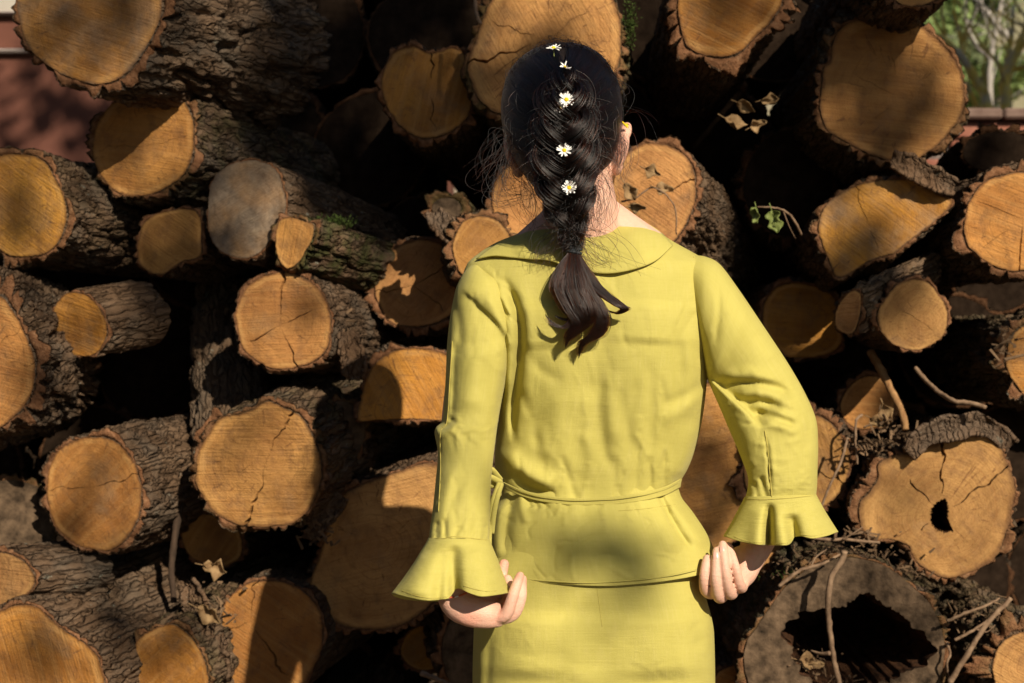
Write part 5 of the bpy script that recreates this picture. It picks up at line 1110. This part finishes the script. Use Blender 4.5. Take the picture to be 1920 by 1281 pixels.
litter('wood_crumbs', 'pale crumbs and splinters caught between the logs', [(1668,800,18,16,2.92),(1650,835,25,10,2.93),(395,1135,26,24,2.92),(600,1000,18,14,2.94),(655,640,8,22,2.95),(1890,640,14,30,2.88),(1600,1000,25,10,2.87)], 260, 0.0060, M_CHIP, 2)
def moss_tuft(label, px, py, y, rx, ry, n, seed):
    rs = np.random.default_rng(seed); C = W(px, py, y); V_, F_ = [], []
    for k in range(n):
        a = rs.normal(size=3)*0.5; p = C+np.array([a[0]*rx, a[1]*0.012, a[2]*ry]); d = np.array([rs.normal()*.5, -0.6, 0.6+rs.normal()*.4]); d /= np.linalg.norm(d); s = np.cross(d, rs.normal(size=3)); s /= np.linalg.norm(s)
        l = rs.uniform(0.004, 0.010); b = len(V_); V_ += [p-s*0.0016, p+s*0.0016, p+d*l]; F_.append([b, b+1, b+2])
    o = mesh_obj('moss', V_, F_, M_MOSS, None); tag(o, label, 'moss', kind='stuff')
moss_tuft('bright green moss on the small log below the grey weathered one', 622, 418, 2.95, 0.05, 0.012, 500, 1)
moss_tuft('green moss along the right rim of the huge log behind the head', 1182, 45, 2.95, 0.014, 0.05, 500, 2)
moss_tuft('moss on top of the hollow log rim', 1505, 1078, 2.865, 0.06, 0.012, 160, 3)
# curled slabs of bark that have come loose
def bark_slab(label, pts, wd, yaw, seed, gray=0.0):
    P = catmull(pts, 24); wp = Wv(P[:, 0], P[:, 1], P[:, 2]); nv = 12; V = []; T = np.gradient(wp, axis=0); T /= np.linalg.norm(T, axis=1)[:, None]
    for i in range(24):
        s = np.cross(T[i], [math.sin(yaw), -math.cos(yaw), 0]); s /= np.linalg.norm(s); nn = np.cross(s, T[i])
        for j in range(nv):
            a = (j/(nv-1)-0.5)*2; ed = 1+0.35*float(perlin(np.array([i*0.4, a*3, seed*1.7])))
            V.append(wp[i]+s*a*wd*ed*math.sin(math.pi*(0.12+0.76*i/23))**0.5+nn*wd*(0.45*a*a+0.30*float(perlin(np.array([i*0.5, a*4, seed*3.1])))))
    V = np.array(V); N = len(V); root = empty('bark_slab', tuple(wp[0])); tag(root, label, 'bark', 'loose slabs of bark')
    o = mesh_obj('slab', V, grid_faces(24, nv, wrap=False), M_BARK, root, attrs={'bh': np.full(N, .5), 'endk': np.full(N, 0.35), 'bq': V, 'moss': np.zeros(N)}); m = o.modifiers.new('t', 'SOLIDIFY'); m.thickness = 0.008
bark_slab('ragged slab of bark right of the three-crack log', [(650,622,2.93),(655,650,2.92),(662,680,2.92),(665,712,2.93)], 0.022, 0.2, 1)
bark_slab('torn bark tongue on the knobbly log at the collar', [(812,398,2.92),(822,415,2.90),(838,430,2.90),(856,448,2.91)], 0.020, 0.3, 2)
bark_slab('bark slab standing under the dark shaded lower log', [(352,1095,2.94),(360,1115,2.93),(368,1135,2.93),(372,1158,2.94)], 0.024, -0.2, 3)
bark_slab('bark slab on the top of the half-moon log', [(1672,300,2.90),(1700,310,2.90),(1740,330,2.90),(1790,352,2.92)], 0.022, 0.1, 4)
bark_slab('rough bark shelf on top of the rotten-hole log', [(1700,848,2.88),(1740,815,2.88),(1790,798,2.88),(1850,800,2.89),(1895,838,2.90)], 0.022, 0.0, 5)
bark_slab('bark flap left of the broken wavy-split log', [(400,1190,2.92),(398,1215,2.91),(402,1245,2.91),(410,1275,2.92)], 0.026, 0.3, 6)
bark_slab('bark flap on the edge of the large smooth log', [(578,1012,2.95),(598,985,2.94),(620,955,2.94),(642,930,2.95)], 0.017, 0.2, 7)

# ------------------------------------------------------------------ beyond the pile
def red_building():
    Y0 = 7.0; zt = lambda py: W(0, py, Y0)[2]; x0, x1 = -5.5, -0.3
    root = empty('red_building', ((x0+x1)/2, Y0, 0)); tag(root, 'terracotta red building wall with a pale band, upper left behind the logs', 'building')
    def bx(name, xa, xb, ya, yb, za, zb, mat):
        bm = bmesh.new(); bmesh.ops.create_cube(bm, size=1.0); bmesh.ops.scale(bm, vec=(xb-xa, yb-ya, zb-za), verts=bm.verts); bmesh.ops.translate(bm, vec=((xa+xb)/2, (ya+yb)/2, (za+zb)/2), verts=bm.verts)
        bmesh.ops.bevel(bm, geom=bm.edges[:], offset=0.008, segments=2, affect='EDGES'); V = np.array([v.co[:] for v in bm.verts]); F = [[v.index for v in f.verts] for f in bm.faces]; bm.free(); mesh_obj(name, V, F, mat, root, smooth=False)
    m1 = plain('terracotta_render', (0.090, 0.036, 0.026), (0.165, 0.068, 0.046), 2.2, 0.85, 0.006, detail=8); m2 = plain('pale_plaster', (0.33, 0.30, 0.26), (0.40, 0.37, 0.32), 4, 0.85, 0.003); m3 = plain('grey_ledge', (0.36, 0.31, 0.29), (0.50, 0.42, 0.38), 9, 0.85, 0.003)
    bx('wall', x0, x1, Y0, Y0+0.4, -0.1, zt(102), m1); bx('ledge', x0-.02, x1+.02, Y0-0.05, Y0+0.4, zt(102)+0.003, zt(95), m3)
    bx('upper_wall', x0, x1, Y0-0.005, Y0+0.4, zt(95)+0.003, zt(30), m1); bx('cornice', x0-.03, x1+.03, Y0-0.06, Y0+0.42, zt(30)+0.003, zt(25), m3); bx('pale_upper_wall', x0, x1, Y0+0.02, Y0+0.4, zt(25)+0.003, zt(25)+2.6, m2)
    # hipped tile roof over the wall
    zr = zt(25)+2.6; V = [(x0-.4, Y0-.4, zr), (x1+.4, Y0-.4, zr), (x1+.4, Y0+4.4, zr), (x0-.4, Y0+4.4, zr), (x0+1.6, Y0+2, zr+1.1), (x1-1.6, Y0+2, zr+1.1)]
    mesh_obj('roof', V, [[0,1,5,4],[1,2,5],[2,3,4,5],[3,0,4],[3,2,1,0]], m1, root, smooth=False)
red_building()
def brick_wall():
    Y0 = 5.4; zt = W(0, 204, Y0)[2]; x0, x1 = 1.55, 4.2
    root = empty('brick_wall', ((x0+x1)/2, Y0, 0)); tag(root, 'low red brick wall with a capping course, upper right behind the logs', 'wall')
    m = plain('old_red_brick', (0.20, 0.070, 0.045), (0.34, 0.150, 0.105), 14, 0.9, 0.006, detail=6); mm = plain('mortar', (0.10, 0.075, 0.065), (0.20, 0.16, 0.14), 30, 0.95, 0.004); cap = plain('capping_tile', (0.12, 0.075, 0.06), (0.22, 0.15, 0.12), 12, 0.85, 0.004)
    def box_mesh(name, sx, sy, sz, bev, mat):
        bm = bmesh.new(); bmesh.ops.create_cube(bm, size=1.0); bmesh.ops.scale(bm, vec=(sx, sy, sz), verts=bm.verts); bmesh.ops.bevel(bm, geom=bm.edges[:], offset=bev, segments=1, affect='EDGES'); me = bpy.data.meshes.new(name); bm.to_mesh(me); bm.free(); me.materials.append(mat); return me
    def put(name, me, x, y, z): o = bpy.data.objects.new(name, me); o.location = (x-root.location.x, y-root.location.y, z-root.location.z); link(o, root)
    top = zt-0.045
    put('wall_core', box_mesh('wall_core', x1-x0, 0.19, top-0.002, 0.004, mm), (x0+x1)/2, Y0+0.11, top/2-0.001)
    bk = box_mesh('brick', 0.212, 0.10, 0.058, 0.005, m); ct = box_mesh('capping_tile', 0.295, 0.30, 0.04, 0.008, cap)
    for r in range(9):
        for i in range(int((x1-x0)/0.225)):
            put('brick', bk, x0+0.112+i*0.225+(0.11 if r % 2 else 0)*1.0, Y0+0.045+random.uniform(-.004, .004), top-0.036-r*0.07)
    for i in range(int((x1-x0)/0.30)): put('capping_tile', ct, x0+0.15+i*0.30, Y0+0.10, zt-0.0225+random.uniform(-.003, .003))
brick_wall()
def lichen_mat():
    t = NT('lichen_bark'); co = t.n('TexCoord').outputs['Object']; n = t.noise(co, 7, 4, 0.6); b = t.noise(co, 40, 4)
    col = t.mix(t.ramp(n, [(0.38, 0), (0.55, 1)]), (0.40, 0.36, 0.27), (0.62, 0.47, 0.10)); t.bump(b, 0.6, 0.01); return t.set(Base_Color=col, Roughness=0.9)
M_LICHEN = lichen_mat(); M_GREYB = plain('grey_branch_bark', (0.28, 0.25, 0.22), (0.42, 0.38, 0.34), 9, 0.9, 0.005)
def bare_tree(label, stems, mat, seed, base):
    root = empty('bare_tree', base); tag(root, label, 'tree', 'bare trees behind the brick wall'); rs = np.random.default_rng(seed)
    for k, (pts, r0, r1) in enumerate(stems):
        P = catmull(pts, 26); wp = Wv(P[:, 0], P[:, 1], P[:, 2]); V, F = tube(wp, np.linspace(r0, r1, 26), 9, rough=0.2); mesh_obj('trunk' if k == 0 else 'branch', V, F, mat, root)
        for q in range(5):
            i = rs.integers(8, 24); d = rs.normal(size=3); d[2] = abs(d[2])+0.4; d /= np.linalg.norm(d); l = rs.uniform(0.25, 0.6); e = wp[i]
            tw = np.array([e+d*l*s+np.array([0, 0, 0.12*l*s*s])+rs.normal(size=3)*0.015*s for s in np.linspace(0, 1, 8)]); V, F = tube(tw, np.linspace(max(0.006, r1*0.45), 0.003, 8), 6); mesh_obj('twig', V, F, mat, root)
gp = 640.5+1.22/K/8.6
bare_tree('bare shrubby tree with bright yellow lichen by the right edge', [([(1890,gp,8.6),(1888,420,8.6),(1887,205,8.6),(1885,150,8.6),(1905,100,8.55),(1925,55,8.5),(1938,-10,8.5)], 0.044, 0.022), ([(1885,150,8.6),(1888,115,8.6),(1897,70,8.65),(1900,10,8.7)], 0.020, 0.010),
    ([(1886,160,8.6),(1868,115,8.5),(1835,85,8.5)], 0.016, 0.008), ([(1905,130,8.6),(1935,120,8.5),(1990,100,8.5)], 0.016, 0.010)], M_LICHEN, 1, tuple(W(1890, gp, 8.6)))
bare_tree('leaning lichen-covered stems beside the large sunlit log', [([(1880,gp,8.6),(1868,400,8.6),(1852,205,8.6),(1835,160,8.6),(1808,115,8.55),(1775,80,8.5),(1735,55,8.5)], 0.040, 0.018), ([(1805,112,8.55),(1803,85,8.6),(1797,55,8.6),(1788,20,8.6)], 0.018, 0.009), ([(1835,205,8.7),(1815,165,8.7),(1800,140,8.7)], 0.018, 0.010)], M_LICHEN, 2, tuple(W(1880, gp, 8.6)))
gp2 = 640.5+1.22/K/10.0
bare_tree('pale grey bare branches between the lichen stems', [([(1870,gp2,10),(1862,420,10),(1855,180,10),(1858,110,10),(1868,60,10),(1880,-10,10)], 0.030, 0.014), ([(1858,110,10),(1830,85,10),(1815,55,10),(1812,35,10)], 0.020, 0.010), ([(1895,75,10),(1868,45,10),(1845,15,10),(1820,-10,10)], 0.022, 0.014)], M_GREYB, 3, tuple(W(1870, gp2, 10)))
def leaf_cloud(centers, n, size, seed, flat=1.0):
    rs = np.random.default_rng(seed); V, F = [], []; C = np.asarray(centers, float)
    i = rs.integers(len(C), size=n); d = rs.normal(size=(n, 3)); d /= np.linalg.norm(d, axis=1)[:, None]; p = C[i, :3]+d*(C[i, 3]*rs.random(n)**0.45)[:, None]*np.array([1, 1, flat])
    a = rs.normal(size=(n, 3)); a /= np.linalg.norm(a, axis=1)[:, None]; b = np.cross(a, rs.normal(size=(n, 3))); b /= np.linalg.norm(b, axis=1)[:, None]; s = (size*rs.uniform(0.6, 1.4, n))[:, None]
    V = np.stack([p-a*s, p+b*s*0.5, p+a*s, p-b*s*0.5], 1).reshape(-1, 3); return V, np.arange(4*n).reshape(-1, 4)
M_BUSH = plain('shrub_green', (0.10, 0.16, 0.045), (0.24, 0.30, 0.11), 2.0, 0.7); M_BUSH2 = plain('olive_green', (0.11, 0.14, 0.065), (0.24, 0.27, 0.13), 2.0, 0.7)
def hill_z(x, y): return float(max(0, (y-14)/90)**1.05*46 + perlin(np.array([[x*0.03, y*0.03, 0.0]]))[0]*min(1, max(0, (y-12)/30))*5)
for k, (px, py, y, r, m, lab) in enumerate([(1738,70,24,0.9,M_BUSH,'bright green shrub on the hillside nearest the large sunlit log'), (1792,55,26,1.1,M_BUSH2,'dark green shrub at the middle of the hillside'), (1845,95,25,0.8,M_BUSH,'small green shrub behind the bare stems'), (1765,130,22,0.8,M_BUSH2,'low olive shrub under the bright green one'),
        (1825,20,34,1.6,M_BUSH2,'far olive bush at the top edge of the frame'), (1835,165,21,0.7,M_BUSH,'low shrub just above the brick wall')]):
    c = W(px, py, y); gz = hill_z(c[0], c[1]); rs = np.random.default_rng(60+k)
    root = empty('shrub', (c[0], c[1], min(gz, c[2]-0.2))); tag(root, lab, 'shrub', 'shrubs on the hillside'); cs = [np.append(c+rs.normal(size=3)*r*0.55*np.array([1, 1, 0.7]), r*rs.uniform(0.35, 0.6)) for _ in range(9)]
    V, F = leaf_cloud(cs, 2200, 0.085, 70+k); mesh_obj('crown', V, F, m, root, smooth=False)
    for q in range(3):
        e = cs[q][:3]; V, F = tube([np.array(root.location)+np.array([0, 0, -0.3]), (np.array(root.location)+e)/2+rs.normal(size=3)*0.1, e], [0.07, 0.05, 0.02], 7); mesh_obj('trunk', V, F, M_TWIG, root)

# ------------------------------------------------------------------ unseen tree behind the viewer, leaf clumps set along sun rays to shade chosen spots
def shade_tree():
    """unseen weeping tree shaped for its shadows: thick limbs high overhead, thin drooping shoots that end in loose leaf clumps"""
    SD = -np.array(SUN_TRAVEL); base = np.array([7.6, -5.6, 0.0]); rs = np.random.default_rng(8)
    root = empty('shade_tree', tuple(base)); tag(root, 'unseen weeping tree behind the viewer, its leaf clumps placed to dapple and shade the scene', 'tree')
    top = base+np.array([-0.3, 0.2, 7.6]); V, F = tube(catmull([base+[0, 0, -0.2], base+[0.1, 0, 2.5], base+[-0.2, 0.1, 5.2], top], 24), np.linspace(0.26, 0.15, 24), 14, rough=0.15); mesh_obj('trunk', V, F, M_TWIG, root)
    limb_y = {}
    VV, FF, b = [], [], 0
    for k, (px, py, d, s, r, cov) in enumerate(SHADE):
        c = W(px, py, d)+SD*s; hang = np.array([c[0]+0.15*rs.normal(), c[1]+0.1*rs.normal(), 8.6+0.3*rs.random()])
        V, F = tube(catmull([hang, (hang+c)/2+rs.normal(size=3)*0.06, c], 14), np.linspace(0.009, 0.003, 14), 6); mesh_obj('shoot', V, F, M_TWIG, root)
        if k % 3 == 0:
            V, F = tube(catmull([top, (top+hang)/2+np.array([0, 0, 0.35]), hang], 16), np.linspace(0.09, 0.03, 16), 8, rough=0.1); mesh_obj('limb', V, F, M_TWIG, root)
        n = max(4, int(cov*math.pi*r*r/0.00125)); V, F = leaf_cloud([np.append(c, r)], n, 0.05, 200+k); VV.append(V); FF.append(F+b); b += len(V)
    mesh_obj('crown', np.vstack(VV), np.vstack(FF), M_BUSH2, root, smooth=False)
# photo pixel, depth, metres up the sun ray, clump radius, how much of the sun it stops
SHADE = [(640,60,3.1,8.2,0.20,1.4),(600,230,3.1,8.6,0.20,1.4),(680,330,3.1,8.0,0.18,1.3),(760,60,3.1,8.8,0.15,0.9),(800,170,3.0,8.4,0.12,0.7),(730,420,3.2,8.2,0.13,0.8),(620,470,3.2,8.4,0.10,0.8),
         (180,60,2.9,8.6,0.20,0.6),(430,90,2.95,8.2,0.12,0.2),(60,330,2.95,8.4,0.12,0.35),(1190,1030,2.02,8.0,0.09,0.7),(1020,1000,2.03,8.3,0.07,0.12),
         (1772,210,2.95,8.4,0.06,0.8),(1600,450,2.9,8.6,0.07,0.5),(1480,400,3.2,8.2,0.15,1.2),(1440,240,3.2,8.6,0.14,1.1),(1490,600,3.1,8.2,0.08,1.0),(1740,715,3.1,8.6,0.07,1.0),(1840,570,3.2,8.3,0.07,1.0),
         (1310,900,3.0,8.4,0.16,0.8),(300,560,3.2,8.5,0.13,0.9),(250,700,3.2,8.2,0.15,1.0),(170,960,2.9,8.5,0.10,0.25),(230,1130,2.9,8.1,0.10,0.5),(1440,160,3.2,8.2,0.11,1.2),(1180,250,3.2,8.4,0.10,0.8),
         (900,900,2.0,8.3,0.07,0.12),(1600,1210,2.9,8.2,0.13,0.9),(520,150,3.1,8.3,0.10,0.7),(700,180,3.2,8.6,0.14,1.2),(860,330,3.2,8.3,0.14,1.2),(1890,265,3.1,8.4,0.09,1.2),(1240,130,3.3,8.5,0.10,1.2),(640,80,3.55,8.3,0.20,1.7),(1400,160,3.55,8.4,0.11,1.6),(1330,270,3.55,8.6,0.11,1.6),(60,1230,2.85,8.3,0.06,0.5),(575,600,2.9,8.5,0.045,0.6),(1700,950,2.9,8.3,0.05,0.5),(1470,60,2.88,8.2,0.05,0.5),(450,840,2.9,8.4,0.045,0.5),(800,20,3.55,8.5,0.16,1.6),(600,300,3.5,8.4,0.16,1.5),(640,760,3.1,8.4,0.08,0.8),(30,880,3.1,8.2,0.10,0.6),(60,600,2.95,8.5,0.09,0.3),(1420,740,3.2,8.3,0.12,1.2),(90,180,7.0,7.6,0.30,0.8),(200,240,7.0,7.9,0.22,0.6),(330,1240,2.9,8.4,0.10,0.4)]
shade_tree()

# unseen dark conifers added to keep most of the open sky off the pile
M_CONIF = plain('conifer_green', (0.012, 0.022, 0.010), (0.035, 0.052, 0.022), 1.5, 0.9, spec=0.05)
def conifer(label, x, y, h, r, seed):
    root = empty('conifer', (x, y, 0)); tag(root, label, 'tree', 'unseen conifers added to block the sky'); rs = np.random.default_rng(seed)
    V, F = tube([(x, y, -0.2), (x+0.05, y, h*0.5), (x, y+0.05, h)], [0.22, 0.14, 0.02], 10, rough=0.1); mesh_obj('trunk', V, F, M_TWIG, root)
    cs = [(x+math.cos(a)*q*rr, y+math.sin(a)*q*rr, z, 0.55+0.25*rr) for z in np.linspace(0.5, h-0.4, 16) for a, q in [(rs.uniform(0, 6.28), rs.uniform(0.2, 1.0)) for _ in range(7)] for rr in [r*(1-z/h)**0.7]]
    V, F = leaf_cloud(cs, 9000, 0.17, seed); mesh_obj('crown', V, F, M_CONIF, root, smooth=False)
for k, (x, y, h, r, lab) in enumerate([(-2.6, -6.6, 11, 2.3, 'unseen conifer added to block sky, straight behind the viewer'), (-6.2, -4.2, 11, 2.4, 'unseen conifer added to block sky behind the viewer, second towards the red building'), (-8.0, -0.3, 10, 2.3, 'unseen conifer added to block sky on the red building side'), (7.2, -0.6, 10, 2.3, 'unseen conifer added to block sky on the brick wall side'), (10.2, 3.6, 9, 2.2, 'unseen conifer added to block sky, farthest along the brick wall side')]):
    conifer(lab, x, y, h, r, 500+k)
